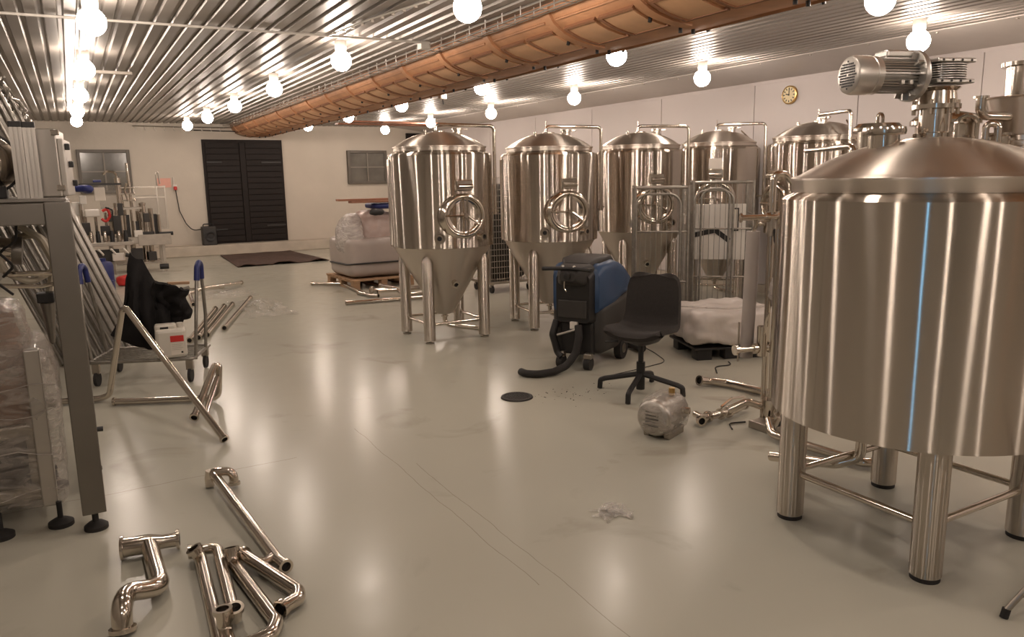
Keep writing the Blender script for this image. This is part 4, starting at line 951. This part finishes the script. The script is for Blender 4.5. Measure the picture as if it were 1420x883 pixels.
MB().blob((-0.22, -0.1, 1.54), (0.26, 0.2, 0.12), 6, 3, 0.03, 9, 2).build('blue_cap', 'darkblue', B2, 50)
MB().cb((-0.02, -0.02, 1.66), (0.12, 0.06, 0.04), 0.01).build('blue_handle', 'darkblue', B2)
for k in range(7):
    MB().at((-0.3+0.1*k, -0.3, 0.0)).lathe([(0.035, 0.68), (0.035, 0.80), (0.028, 0.83), (0.028, 0.86), (0, 0.87)], 10).build('bottle_holder', 'tube' if k % 2 else 'black', B2)
for k in range(4):
    MB().tube([(-0.3+0.18*k, -0.36, 0.56), (-0.3+0.18*k, -0.45, 0.58), (-0.24+0.18*k, -0.45, 0.50), (-0.24+0.18*k, -0.37, 0.48)], 0.016, 6, 0.03).build('white_bracket', 'white', B2)
MB().cb((0.16, -0.38, 0.44), (0.18, 0.12, 0.12), 0.01).build('motor_box', 'white', B2)
for x, z, w_, h_ in ((-0.25, 0.9, 0.12, 0.2), (0.02, 0.86, 0.14, 0.16), (0.2, 0.95, 0.12, 0.3), (-0.05, 0.45, 0.3, 0.2), (0.27, 1.2, 0.08, 0.2)):
    MB().cb((x, -0.18, z), (w_, 0.1, h_), 0.01).build('dark_housing', 'charcoal', B2)
MB().cyl((0.26, -0.45, 0.47), (0.34, -0.45, 0.45), 0.03, seg=8).build('black_knob', 'black', B2)
DRM = thing('blue_canister', 'dark blue plastic canister standing before the small machine by the leaning panels', 'canister', (0.30, 12.6, 0))
MB().lathe([(0, 0.0), (0.13, 0.0), (0.14, 0.03), (0.14, 0.44), (0.12, 0.49), (0.05, 0.51), (0.05, 0.55), (0, 0.55)], 24).build('canister_body', 'darkblue', DRM)
MB().lathe([(0.141, 0.20), (0.147, 0.205), (0.147, 0.225), (0.141, 0.23)], 24).build('hoop', 'darkblue', DRM)
tag(MB().blob((0.72, 13.7, 0.085), (0.42, 0.3, 0.17), 8, 3, 0.04, 6, 4).build('red_sack', 'red', smooth=60), 'crumpled red sack on the floor under the small machine', 'sack')

# ------------------------------------------------------------------ wrapped pallet behind the first fermenter
WP = thing('wooden_pallet', 'wooden pallet on the floor under the big film-wrapped drum', 'pallet', (3.97, 11.55, 0), 0.05)
for i in range(7): MB().box(-0.5, 0.5, -0.60+i*0.175, -0.60+i*0.175+0.13, 0.122, 0.144, 0.003).build('deck_plank', 'wood', WP, 0)
for x in (-0.44, 0, 0.44):
    MB().box(x-0.05, x+0.05, -0.6, 0.58, 0.10, 0.122, 0.002).build('stringer', 'wood', WP, 0)
    for y in (-0.53, 0, 0.50): MB().box(x-0.05, x+0.05, y-0.06, y+0.06, 0.022, 0.10, 0.002).build('block', 'wood', WP, 0)
    MB().box(x-0.05, x+0.05, -0.6, 0.58, 0, 0.022, 0.002).build('skid', 'wood', WP, 0)
WD = thing('wrapped_drum', 'big grey drum bundle under dusky film with a black strap on the wooden pallet', 'bundle', (3.97, 11.55, 0.156), 0.05)
MB().blob((0, 0, 0.30), (0.96, 1.0, 0.60), 14, 9, 0.012, 3, 5).build('drum_body', 'greywrap', WD, 60)
MB().blob((0.12, 0.0, 0.68), (0.86, 0.90, 0.62), 16, 3, 0.05, 5, 8, 0.30).build('film_top', 'pinkwrap', WD, 50)
MB().blob((-0.30, -0.05, 0.62), (0.42, 0.92, 0.66), 16, 3, 0.05, 3, 12, 0.35).build('film_shroud', 'film2', WD, 50)
MB().tube([(0.495*(abs(math.cos(t))**0.3)*math.copysign(1, math.cos(t)), 0.515*(abs(math.sin(t))**0.3)*math.copysign(1, math.sin(t)), 0.20-0.02*math.sin(t*1.0)) for t in [i*2*PI/40 for i in range(40)]], 0.013, 6, closed=True).build('strap', 'black', WD)
tag(MB().blob((4.22, 11.45, 1.213), (0.52, 0.5, 0.095), 8, 4, 0.008, 6, 6).build('blue_tarp', 'darkblue', smooth=60), 'folded dark blue sheet on top of the wrapped drum bundle', 'sheet')
tag(MB().blob((3.98, 11.10, 1.13), (0.22, 0.12, 0.10), 6, 3, 0.02, 9, 3).build('black_motor', 'black', smooth=60), 'small black lump lying in the film on the wrapped drum bundle', 'part')
for i, (x0, x1, y, z, lb) in enumerate(((3.46, 5.3, 11.35, 1.30, 'upper long red-brown board lying on the blue sheet over the wrapped bundle'), (3.62, 5.2, 11.25, 1.268, 'lower red-brown board lying on the blue sheet over the wrapped bundle'))):
    tag(MB().box(x0, x1, y-0.08, y+0.08, z, z+0.03, 0.004).build('wooden_board', 'brownboard', smooth=0), lb, 'board')
lp = 'steel pipe on the floor in front of the wooden pallet'
pipe_thing('floor_pipe', 'thin bent ' + lp + ', reaching farthest left', [(3.13, 11.85, 0.03), (3.52, 11.5, 0.03), (3.46, 10.15, 0.03), (3.55, 10.0, 0.03)], 0.024, 0.06)
pipe_thing('floor_pipe', 'long straight ' + lp + ', nearest the front', [(2.98, 9.65, 0.03), (4.3, 9.5, 0.03)], 0.025)
pipe_thing('floor_pipe', 'short upturned steel pipe by the left corner of the wooden pallet', [(3.52, 10.15, 0.14), (3.50, 10.12, 0.03), (3.42, 10.45, 0.03)], 0.026, 0.04)
pipe_thing('floor_pipe', 'crossed ' + lp + ', with a raised elbow', [(3.72, 10.35, 0.12), (3.82, 10.05, 0.11), (3.86, 9.85, 0.04), (4.45, 9.8, 0.035)], 0.027, 0.05)
pipe_thing('floor_pipe', 'middle ' + lp + ', with a tee collar', [(3.55, 10.02, 0.09), (4.6, 9.95, 0.09)], 0.026)
pipe_thing('floor_pipe', 'rearmost ' + lp + ', against the pallet edge', [(3.62, 10.55, 0.03), (4.55, 10.45, 0.03)], 0.026)
MLK = thing('mesh_cage', 'grey mesh-sided cage on a wheeled base seen between the two left fermenters', 'cage', (5.35, 9.7, 0))
MB().box(-0.38, 0.38, -0.30, 0.30, 0.13, 0.165, 0.005).build('base', 'dullsteel', MLK, 30)
for x in (-0.36, 0.36):
    for y in (-0.28, 0.28):
        MB().box(x-0.016, x+0.016, y-0.016, y+0.016, 0.165, 1.62).build('corner_post', 'dullsteel', MLK, 0)
        k = MB().at((x*0.85, y*0.85, 0)).tube([(-0.015, 0, 0.055), (0.015, 0, 0.055)], 0.055, 14).build('caster_wheel', 'rubber', MLK)
        MB().at((x*0.85, y*0.85, 0)).box(-0.02, 0.02, -0.02, 0.02, 0.08, 0.13).build('caster_fork', 'dullsteel', k, 0)
w0 = MB().cyl((0, -0.28, 0.165), (0, -0.28, 1.60), 0.005, seg=5).build('mesh_wire', 'dullsteel', MLK)
for i in range(17):
    c = w0 if i == 0 else dupe(w0, MLK)
    c.location = (-0.32+i*0.04, 0, 0)
h0 = MB().cyl((-0.36, -0.28, 0), (0.36, -0.28, 0), 0.005, seg=5).build('mesh_wire', 'dullsteel', MLK)
for i in range(18):
    c = h0 if i == 0 else dupe(h0, MLK)
    c.location = (0, 0, 0.2+i*0.083)
MB().blob((0, 0.02, 0.85), (0.66, 0.50, 1.34), 6, 8, 0.02, 3, 1).build('grey_load', 'charcoal', MLK, 50)

# ------------------------------------------------------------------ roll cages by the fermenters
def rollcage(label, loc, rz, wd, hh, with_arches):
    R = thing('roll_cage', label, 'roll cage', loc, rz)
    x, y = wd/2, 0.30
    MB().box(-x, x, -y, y, 0.14, 0.165, 0.004).build('base', 'dullsteel', R, 30)
    for sx in (-1, 1):
        for sy in (-1, 1):
            MB().cyl((sx*x, sy*y, 0.15), (sx*x, sy*y, hh), 0.016, seg=10).build('corner_tube', 'galv', R)
            k = MB().at((sx*x*0.85, sy*y*0.8, 0)).tube([(-0.014, 0, 0.055), (0.014, 0, 0.055)], 0.055, 14).build('caster_wheel', 'rubber', R)
            MB().at((sx*x*0.85, sy*y*0.8, 0)).box(-0.022, 0.022, -0.02, 0.02, 0.085, 0.14).build('caster_fork', 'dullsteel', k, 0)
    for sx in (-1, 1):
        MB().cyl((sx*x, -y, hh-0.02), (sx*x, y, hh-0.02), 0.014, seg=8).build('top_tube', 'galv', R)
    MB().cyl((-x, y, hh-0.02), (x, y, hh-0.02), 0.014, seg=8).build('top_tube', 'galv', R)
    MB().cyl((-x, -y, hh-0.02), (x, -y, hh-0.02), 0.012, seg=8).build('top_tube', 'galv', R)
    for z in (0.55, 1.05): MB().cyl((-x, -y, z), (x, -y, z), 0.009, seg=8).build('mid_tube', 'galv', R)
    v0 = MB().cyl((0, -y, 0.165), (0, -y, hh-0.02), 0.0032, seg=5).build('wire', 'galv', R)
    n = int(wd/0.055)
    for i in range(n):
        c = v0 if i == 0 else dupe(v0, R)
        c.location = (-x+(i+1)*wd/(n+1), 0, 0)
    v1 = MB().cyl((0, 0, 0.165), (0, 0, hh-0.02), 0.0032, seg=5).build('wire', 'galv', R)
    first = True
    for sx in (-1, 1):
        for i in range(6):
            c = v1 if first else dupe(v1, R)
            first = False
            c.location = (sx*x, -y+(i+1)*2*y/7, 0)
        for z in (0.5, 0.85, 1.2):
            MB().cyl((sx*x, -y, z), (sx*x, y, z), 0.006, seg=6).build('side_rail', 'galv', R)
    for (ax0, ax1, z1) in with_arches:
        MB().tube([(ax0, -y-0.02, 0.17), (ax0, -y-0.02, z1), (ax1, -y-0.02, z1), (ax1, -y-0.02, 0.17)], 0.012, 8, 0.11, fs=7).build('door_arch', 'galv', R)
    return R
RC1 = rollcage('empty left roll cage of grey wire behind the office chair', (5.25, 6.14, 0), math.radians(-37), 0.52, 1.50, [(-0.25, 0.18, 1.42)])
RC2 = rollcage('right roll cage of grey wire holding a white board marked with black tape', (6.02, 6.06, 0), math.radians(-40), 0.60, 1.54, [(-0.29, 0.10, 1.44), (-0.22, 0.06, 1.46)])
WB = thing('white_board', 'upright white board with a crooked black tape mark inside the right roll cage', 'board', (6.02, 6.06, 0.168), math.radians(-40))
MB().box(-0.27, 0.24, -0.20, -0.17, 0.55, 1.13, 0.004).build('board_sheet', 'white', WB, 30)
MB().box(-0.26, -0.23, -0.17, -0.14, 0.0, 0.62, 0.003).build('support', 'dullsteel', WB, 30)
MB().box(0.20, 0.23, -0.17, -0.14, 0.0, 0.62, 0.003).build('support', 'dullsteel', WB, 30)
MB().at((-0.19, -0.203, 0.83), (0, -0.22, 0)).box(-0.12, 0.12, -0.003, 0.002, -0.026, 0.026).build('tape_mark', 'black', WB, 0)
MB().at((0.0, -0.203, 0.81), (0, 0.65, 0)).box(-0.10, 0.10, -0.004, 0.002, -0.026, 0.026).build('tape_mark', 'black', WB, 0)
MB().box(0.10, 0.17, -0.206, -0.20, 0.85, 1.09, 0.002).build('slot_frame', 'charcoal', WB, 0)
MB().box(0.115, 0.155, -0.208, -0.205, 0.865, 1.075).build('slot_inset', 'paper', WB, 0)
tag(MB().blob((5.25, 6.14, 0.30), (0.36, 0.36, 0.24), 8, 5, 0.02, 5, 3).build('wrapped_parcel', 'whitewrap', smooth=60), 'pale film-wrapped parcel lying in the bottom of the left roll cage', 'parcel')
cl = thing('pipe_bits', 'small heap of steel pipe fittings in the bottom of the right roll cage', 'fittings', (6.0, 6.04, 0.166))
for k, (a, b) in enumerate((((-0.2, -0.1, 0.03), (0.2, 0.05, 0.03)), ((-0.15, 0.0, 0.09), (0.12, -0.15, 0.08)), ((-0.22, 0.1, 0.03), (0.1, 0.14, 0.03)))):
    MB().cyl(a, b, 0.027, seg=10).build('fitting', 'tube', cl)
# white wrapped sack on a low black pallet
BP = thing('black_pallet', 'low black plastic pallet under the white wrapped block', 'pallet', (5.02, 5.02, 0), math.radians(-20))
for x in (-0.26, 0, 0.26):
    for y in (-0.22, 0.22): MB().box(x-0.07, x+0.07, y-0.06, y+0.06, 0, 0.095, 0.006).build('foot', 'black', BP, 30)
MB().box(-0.36, 0.36, -0.31, 0.31, 0.095, 0.115, 0.004).build('deck', 'black', BP, 30)
WBk = thing('wrapped_block', 'crinkled white wrapped block on the low black pallet behind the big tank', 'block', (5.02, 5.02, 0.128), math.radians(-20))
MB().blob((0, 0, 0.155), (0.82, 0.72, 0.31), 16, 7, 0.05, 5, 4).build('wrapping', 'whitewrap', WBk, 50)
MB().tube([(-0.42, -0.1, 0.33), (-0.1, -0.37, 0.34), (0.42, -0.2, 0.32)], 0.008, 6, 0.1).build('film_fold', 'film2', WBk)
tag(MB().tube([(3.66, 4.86, 0.006), (3.80, 4.88, 0.006), (3.96, 4.90, 0.006), (4.36, 4.97, 0.006), (4.5, 5.3, 0.006), (4.62, 5.7, 0.006)], 0.0035, 6, 0.2).build('floor_cable', 'black'), 'thin dark cable trailing on the floor behind the office chair', 'cable')
tag(MB().tube([(4.44, 4.45, 0.006), (4.58, 4.62, 0.006), (4.74, 4.58, 0.006), (4.80, 4.68, 0.006)], 0.005, 6, 0.1).build('short_cable', 'black'), 'short black cable end on the floor in front of the white wrapped block', 'cable')

# ------------------------------------------------------------------ floor scrubber
S = thing('floor_scrubber', 'blue and black walk-behind floor scrubber with a hose on the floor', 'cleaning machine', (3.57, 5.24, 0), math.radians(-58)); S.scale = (1, 1, 0.955)
# local: rear (handle side) at y = 0, front towards +y, right side +x
def side_loft(mb, secs):   # list of (y, halfwidth, z0, z1, corner)
    rings = []
    for y, hw, z0, z1, cr in secs:
        pts = []
        for cx, cz, a0 in ((hw-cr, z1-cr, 0), (-hw+cr, z1-cr, 90), (-hw+cr, z0+cr, 180), (hw-cr, z0+cr, 270)):
            for k in range(5):
                a = math.radians(a0+k*22.5); pts.append((cx+cr*math.cos(a), y, cz+cr*math.sin(a)))
        rings.append([mb.V(p) for p in pts])
    return mb.ring_sweep(rings)
side_loft(MB(), [(0.06, 0.20, 0.16, 0.52, 0.04), (0.10, 0.235, 0.13, 0.56, 0.05), (0.55, 0.245, 0.12, 0.60, 0.05), (0.74, 0.235, 0.14, 0.60, 0.06), (0.80, 0.19, 0.18, 0.57, 0.08)]).build('lower_body', 'charcoal', S, 50)
side_loft(MB(), [(0.04, 0.21, 0.50, 0.86, 0.05), (0.10, 0.235, 0.50, 0.93, 0.08), (0.36, 0.25, 0.52, 0.95, 0.10), (0.58, 0.25, 0.56, 0.90, 0.12), (0.74, 0.235, 0.58, 0.80, 0.10), (0.82, 0.18, 0.60, 0.72, 0.05)]).build('blue_tank', 'blue', S, 50)
side_loft(MB(), [(0.06, 0.12, 0.88, 0.935, 0.025), (0.14, 0.17, 0.90, 0.975, 0.03), (0.40, 0.18, 0.90, 0.985, 0.035), (0.58, 0.13, 0.86, 0.93, 0.03)]).build('tank_lid', 'charcoal', S, 50)
rear = side_loft(MB(), [(-0.03, 0.15, 0.42, 0.84, 0.04), (0.03, 0.17, 0.40, 0.88, 0.05), (0.12, 0.175, 0.40, 0.90, 0.05)]).build('rear_panel', 'black', S, 50)
MB().box(-0.13, 0.13, -0.045, -0.025, 0.46, 0.62, 0.01).build('rear_tray', 'charcoal', rear, 40)
cs = side_loft(MB(), [(-0.14, 0.07, 0.80, 0.87, 0.03), (-0.06, 0.12, 0.75, 0.92, 0.04), (0.06, 0.16, 0.74, 0.93, 0.05)]).build('console', 'charcoal', S, 50)
MB().tube([(-0.22, -0.15, 0.90), (-0.09, -0.12, 0.905), (0.0, -0.10, 0.905), (0.09, -0.12, 0.905), (0.22, -0.15, 0.90)], 0.018, 10, 0.03).build('handlebar', 'black', S)
for x in (-0.05, 0.05): MB().cyl((x, -0.10, 0.91), (x, -0.115, 0.925), 0.012, seg=8).build('button', 'white', cs)
MB().at((0, -0.145, 0.845), (PI/2, 0, 0)).lathe([(0.032, 0), (0.032, 0.01), (0.02, 0.014), (0, 0.014)], 16).build('dial', 'black', cs)
MB().tube([(-0.02, -0.15, 0.80), (-0.02, -0.15, 0.74), (-0.0, -0.15, 0.71)], 0.006, 6).build('key', 'tube', cs)
MB().box(-0.02, 0.05, -0.05, -0.02, 0.365, 0.43, 0.006).build('white_tag', 'white', S)
MB().cyl((-0.13, -0.06, 0.305), (0.04, -0.05, 0.365), 0.010, seg=8).build('pedal_lever', 'alu', S)
MB().tube([(-0.17, 0.02, 0.42), (-0.19, -0.02, 0.30), (-0.15, -0.01, 0.14), (-0.10, -0.03, 0.10)], 0.032, 10, 0.05).build('side_hose', 'black', S)
MB().box(-0.14, 0.16, 0.02, 0.09, 0.12, 0.42, 0.02).build('rear_recess', 'black', S)
MB().tube([(0.05, -0.03, 0.40), (0.07, -0.06, 0.30), (0.05, -0.08, 0.16), (-0.0, -0.16, 0.06), (-0.05, -0.30, 0.036), (-0.14, -0.42, 0.034), (-0.24, -0.44, 0.034), (-0.30, -0.40, 0.034)], 0.032, 12, 0.1).build('drain_hose', 'rubber', S)
for x in (-0.12, 0.13):
    k = MB().tube([(x-0.028, 0.0, 0.055), (x+0.028, 0.0, 0.055)], 0.055, 16).build('caster_wheel', 'rubber', S)
    MB().box(x-0.035, x+0.035, -0.03, 0.03, 0.10, 0.15, 0.008).build('caster_fork', 'dullsteel', k)
for x in (-0.225, 0.225):
    k = MB().tube([(x-0.03, 0.52, 0.10), (x+0.03, 0.52, 0.10)], 0.10, 22).build('drive_wheel', 'rubber', S)
    MB().tube([(x-0.033, 0.52, 0.10), (x+0.033, 0.52, 0.10)], 0.045, 16).build('hub', 'dullsteel', k)
MB().at((0, 0.88, 0), (0, 0, 0)).tube([(-0.34, -0.10, 0.045), (-0.2, 0.02, 0.05), (0.2, 0.02, 0.05), (0.34, -0.10, 0.045)], 0.04, 10, 0.1).build('squeegee', 'charcoal', S)
MB().tube([(0.05, 0.80, 0.3), (0.1, 0.90, 0.22), (0.05, 0.90, 0.08)], 0.03, 10, 0.06).build('suction_hose', 'rubber', S)
dt = thing('floor_dirt', 'dark dirt crumbs on the floor by the scrubber hose', 'dirt', (3.0, 4.7, 0.0))
mb = MB()
for i in range(60):
    x, y = random.gauss(0.1, 0.16), random.gauss(-0.05, 0.14); s = random.uniform(0.001, 0.005)
    mb.at((x, y, 0), (0, 0, random.random()*3)).box(-s, s, -s*0.7, s*0.7, 0.0005, s*0.5)
mb.build('crumbs', 'charcoal', dt, 0, kind='stuff')
dt['kind'] = 'stuff'
# drain grate
G = thing('drain_grate', 'round dark drain grate set in the floor left of the scrubber', 'drain', (2.72, 4.745, 0))
MB().lathe([(0.098, 0.0), (0.098, 0.010), (0.102, 0.013), (0.116, 0.011), (0.120, 0.0)], 36).build('rim', 'charcoal', G)
MB().lathe([(0, 0.002), (0.10, 0.002)], 36).build('pit', 'black', G)
for i in range(-5, 6):
    x = i*0.0175; h = math.sqrt(0.1**2-x*x)
    MB().box(x-0.004, x+0.004, -h, h, 0.003, 0.010).build('grate_bar', 'charcoal', G, 0)
    MB().box(-h, h, x-0.003, x+0.003, 0.004, 0.009).build('grate_bar', 'charcoal', G, 0)

# ------------------------------------------------------------------ office chair
CH = thing('office_chair', 'black upholstered swivel office chair on a four-star base in front of the scrubber', 'chair', (3.58, 4.36, 0), math.radians(-60))
# local: faces -y
def seatf(u, v):      # u across, v from front edge of the seat, up to the top of the back
    x = (u-.5)*2
    prof = [(-0.235, 0.445, 0.20), (-0.20, 0.470, 0.225), (-0.05, 0.462, 0.235), (0.10, 0.448, 0.232), (0.185, 0.47, 0.225), (0.222, 0.54, 0.215), (0.238, 0.65, 0.212), (0.252, 0.76, 0.205), (0.262, 0.82, 0.19), (0.266, 0.848, 0.165), (0.268, 0.862, 0.12)]
    t = v*(len(prof)-1); i = min(int(t), len(prof)-2); f = t-i; f = f*f*(3-2*f) if False else f
    a, b = prof[i], prof[i+1]
    y, z, hw = (a[k]*(1-f)+b[k]*f for k in range(3))
    curl = 0.045*abs(x)**3*(1-v) ; fw = -0.035*abs(x)**2*v
    return (x*hw, y+fw+0.02*abs(x)**2*(1 if v < 0.05 else 0), z+curl)
MB().grid(seatf, 20, 36, 0.035).build('seat_shell', 'fabric', CH, 80)
MB().at((0, -0.02, 0)).lathe([(0.02, 0.36), (0.13, 0.40), (0.17, 0.44), (0, 0.45)], 20).build('seat_mount', 'charcoal', CH)
MB().cyl((0, -0.02, 0.20), (0, -0.02, 0.40), 0.020, seg=14).build('gas_lift', 'black', CH)
MB().cyl((0, -0.02, 0.03), (0, -0.02, 0.24), 0.032, seg=16).build('column', 'black', CH)
for k in range(4):
    a = math.radians(5+90*k); dx, dy = math.cos(a), math.sin(a)
    MB().tube([(0.02*dx, -0.02+0.02*dy, 0.145), (0.28*dx, -0.02+0.28*dy, 0.085), (0.315*dx, -0.02+0.315*dy, 0.07), (0.32*dx, -0.02+0.32*dy, 0.006)], 0.02, 8, 0.015).build('base_leg', 'black', CH)
MB().tube([(-0.14, -0.12, 0.40), (-0.24, -0.13, 0.39)], 0.008, 6).build('tilt_lever', 'black', CH)

# film-wrapped motor on the floor
EM = thing('wrapped_motor', 'film-wrapped silvery electric motor lying on the floor in front of the chair', 'motor', (3.10, 3.55, 0), math.radians(-68))
# local: face at -y end, axis along y
def em(prof, name, m, **k): return MB().at((0, 0, 0.135), (PI/2, 0, 0)).lathe(prof, 30).build(name, m, EM, 50, **k)
em([(0, -0.14), (0.10, -0.14), (0.103, -0.13), (0.103, 0.08), (0.112, 0.085), (0.112, 0.14), (0.10, 0.155), (0, 0.16)], 'motor_body', 'alu')
for k in range(5): MB().box(-0.045, 0.045, -0.166, -0.158, 0.085+k*0.022, 0.095+k*0.022, 0.003).build('vent_slot', 'charcoal', EM)
for x in (-0.07, 0.07): MB().box(x-0.02, x+0.02, -0.10, 0.10, 0.0, 0.05, 0.005).build('foot', 'dullsteel', EM)
MB().at((0, 0, 0.135), (0, 0, 0)).blob((0, -0.005, 0), (0.245, 0.34, 0.25), 14, 3.2, 0.012, 12, 2).build('film_wrap', 'film', EM, 50)
MB().cyl((0.02, 0.06, 0.24), (0.02, 0.06, 0.285), 0.02, seg=10).build('brass_fitting', 'brass', EM)
MB().cyl((0.10, 0.04, 0.16), (0.15, 0.05, 0.16), 0.022, seg=10).build('gland', 'tube', EM)

# ------------------------------------------------------------------ pipework left of the big tank
MFD = thing('pipe_manifold', 'upright steel pipework with valves and a grey sleeved hose left of the big tank', 'pipework', (3.65, 3.31, 0))
def mfz(mb): mb.bm.transform(Matrix.Translation((-3.60, -3.30, 0))); return mb
mfz(MB().tube([(3.70, 3.33, 0.0), (3.70, 3.33, 1.60), (3.78, 3.30, 1.60), (3.82, 3.26, 1.52)], 0.020, 12, 0.06)).build('upright_pipe', 'tube', MFD)
mfz(MB().tube([(3.66, 3.24, 0.03), (3.66, 3.24, 1.27)], 0.017, 12)).build('upright_pipe', 'tube', MFD)
mfz(MB().tube([(3.60, 3.40, 0.45), (3.615, 3.40, 0.9), (3.62, 3.40, 1.25)], 0.042, 14)).build('foam_sleeve', 'sleeve', MFD)
mfz(MB().tube([(3.618, 3.40, 1.24), (3.622, 3.38, 1.285), (3.62, 3.38, 1.33)], 0.014, 10)).build('hose_tail', 'tube', MFD)
mfz(MB().tube([(3.55, 3.42, 0.98-0.3), (3.56, 3.43, 0.42)], 0.006, 6)).build('thin_rod', 'dullsteel', MFD)
v = mfz(MB().tube([(3.53, 3.42, 1.335), (3.76, 3.28, 1.34)], 0.018, 12)).build('top_valve', 'tube', MFD)
for a, b, rr in (((3.525, 3.423, 1.335), (3.535, 3.417, 1.335), 0.03), ((3.66, 3.34, 1.338), (3.68, 3.328, 1.338), 0.03), ((3.72, 3.305, 1.34), (3.735, 3.295, 1.34), 0.03)):
    mfz(MB().cyl(a, b, rr)).build('ferrule', 'tube', v)
mfz(MB().cyl((3.70, 3.33, 1.34), (3.70, 3.33, 1.22), 0.028)).build('valve_body', 'dullsteel', v)
mfz(MB().tube([(3.70, 3.30, 1.26), (3.66, 3.26, 1.20), (3.67, 3.25, 1.16)], 0.010, 8)).build('valve_handle', 'black', v)
v = mfz(MB().tube([(3.46, 3.36, 0.52), (3.75, 3.28, 0.52)], 0.020, 12)).build('lower_valve', 'tube', MFD)
for a, b in (((3.455, 3.361, 0.52), (3.47, 3.357, 0.52)), ((3.58, 3.327, 0.52), (3.60, 3.321, 0.52)), ((3.69, 3.297, 0.52), (3.70, 3.294, 0.52))):
    mfz(MB().cyl(a, b, 0.034)).build('ferrule', 'tube', v)
mfz(MB().cyl((3.64, 3.31, 0.47), (3.64, 3.31, 0.66), 0.032)).build('valve_body', 'tube', v)
mfz(MB().tube([(3.64, 3.29, 0.60), (3.60, 3.25, 0.70), (3.61, 3.24, 0.76)], 0.009, 8)).build('valve_handle', 'tube', v)
mfz(MB().blob((3.74, 3.30, 0.86), (0.10, 0.10, 0.20), 6, 3, 0.02, 12, 3)).build('wrapped_valve', 'film2', MFD, 50)
v = mfz(MB().tube([(3.66, 3.24, 0.10), (3.66, 3.24, 0.20)], 0.055, 16)).build('pump_head', 'tube', MFD)
mfz(MB().cyl((3.70, 3.20, 0.12), (3.80, 3.12, 0.12), 0.07)).build('pump_motor', 'charcoal', v)
mfz(MB().tube([(3.62, 3.28, 0.15), (3.55, 3.33, 0.18), (3.46, 3.40, 0.12)], 0.024, 10, 0.05)).build('suction_bend', 'tube', v)
mfz(MB().box(3.58, 3.76, 3.14, 3.34, 0.0, 0.05, 0.005)).build('pump_base', 'dullsteel', v, 30)
for k in range(4):
    mfz(MB().cyl((3.60+0.04*k, 3.16+0.03*k, 0.06), (3.61+0.04*k, 3.13+0.03*k, 0.13+0.03*(k % 2)), 0.03, seg=12)).build('clamp', 'tube', v)
pipe_thing('outlet_elbow', 'steel pipe on the floor with an open elbow end pointing left of the upright pipework', [(4.03, 4.22, 0.055), (4.13, 4.22, 0.035), (4.20, 4.10, 0.035), (4.27, 3.68, 0.035)], 0.03, 0.06, (0,))
t = pipe_thing('valve_pipe', 'steel valve pipe with clamps lying on the floor right of the wrapped motor', [(3.372, 3.50, 0.045), (3.385, 3.54, 0.045), (3.72, 3.55, 0.05), (3.86, 3.60, 0.05)], 0.026, 0.03)
for a in (0.09, 0.20, 0.27): MB().cyl((a, 0.045, 0.045), (a+0.018, 0.045, 0.046), 0.038).build('clamp', 'tube', t)
MB().cyl((0.06, 0.04, 0.04), (0.05, 0.12, 0.055), 0.022, seg=10).build('branch', 'tube', t)
MB().tube([(0.22, 0.05, 0.09), (0.32, 0.06, 0.13), (0.44, 0.07, 0.12)], 0.010, 8, 0.04).build('lever', 'tube', t)
pipe_thing('return_pipe', 'shiny bent steel pipe running low under the big tank from the pump', [(3.62, 3.18, 0.10), (3.565, 3.10, 0.04), (3.575, 2.98, 0.035), (3.62, 2.52, 0.035), (3.68, 2.47, 0.035), (3.70, 2.47, 0.20)], 0.026, 0.06, ())
tag(MB().tube([(3.5, 3.36, 0.008), (3.57, 3.46, 0.008), (3.68, 3.42, 0.008)], 0.005, 6, 0.05).build('thin_cable', 'black'), 'short thin dark cable on the floor beside the pump', 'cable')
# leg of a folding stand at the bottom right
SD = thing('folding_stand', 'slim steel stand with splayed legs at the bottom right corner', 'stand', (2.90, 1.28, 0))
top = Vector((0.14, -0.12, 0.46))
for a in ((-0.11, 0.05), (0.36, 0.0), (0.16, -0.38)):
    lg = MB().tube([(a[0], a[1], 0.02), top], 0.011, 10).build('leg', 'dullsteel', SD)
    MB().tube([(a[0]-0.002, a[1], 0.0), (a[0]+0.006, a[1]-0.003, 0.035)], 0.015, 10).build('rubber_foot', 'rubber', lg)
MB().cyl((-0.078, 0.027, 0.08), (0.33, -0.015, 0.08), 0.006, seg=8).build('brace', 'dullsteel', SD)
MB().at((top.x, top.y, top.z)).lathe([(0, -0.02), (0.03, -0.02), (0.03, 0.02), (0, 0.02)], 14).build('hub', 'dullsteel', SD)
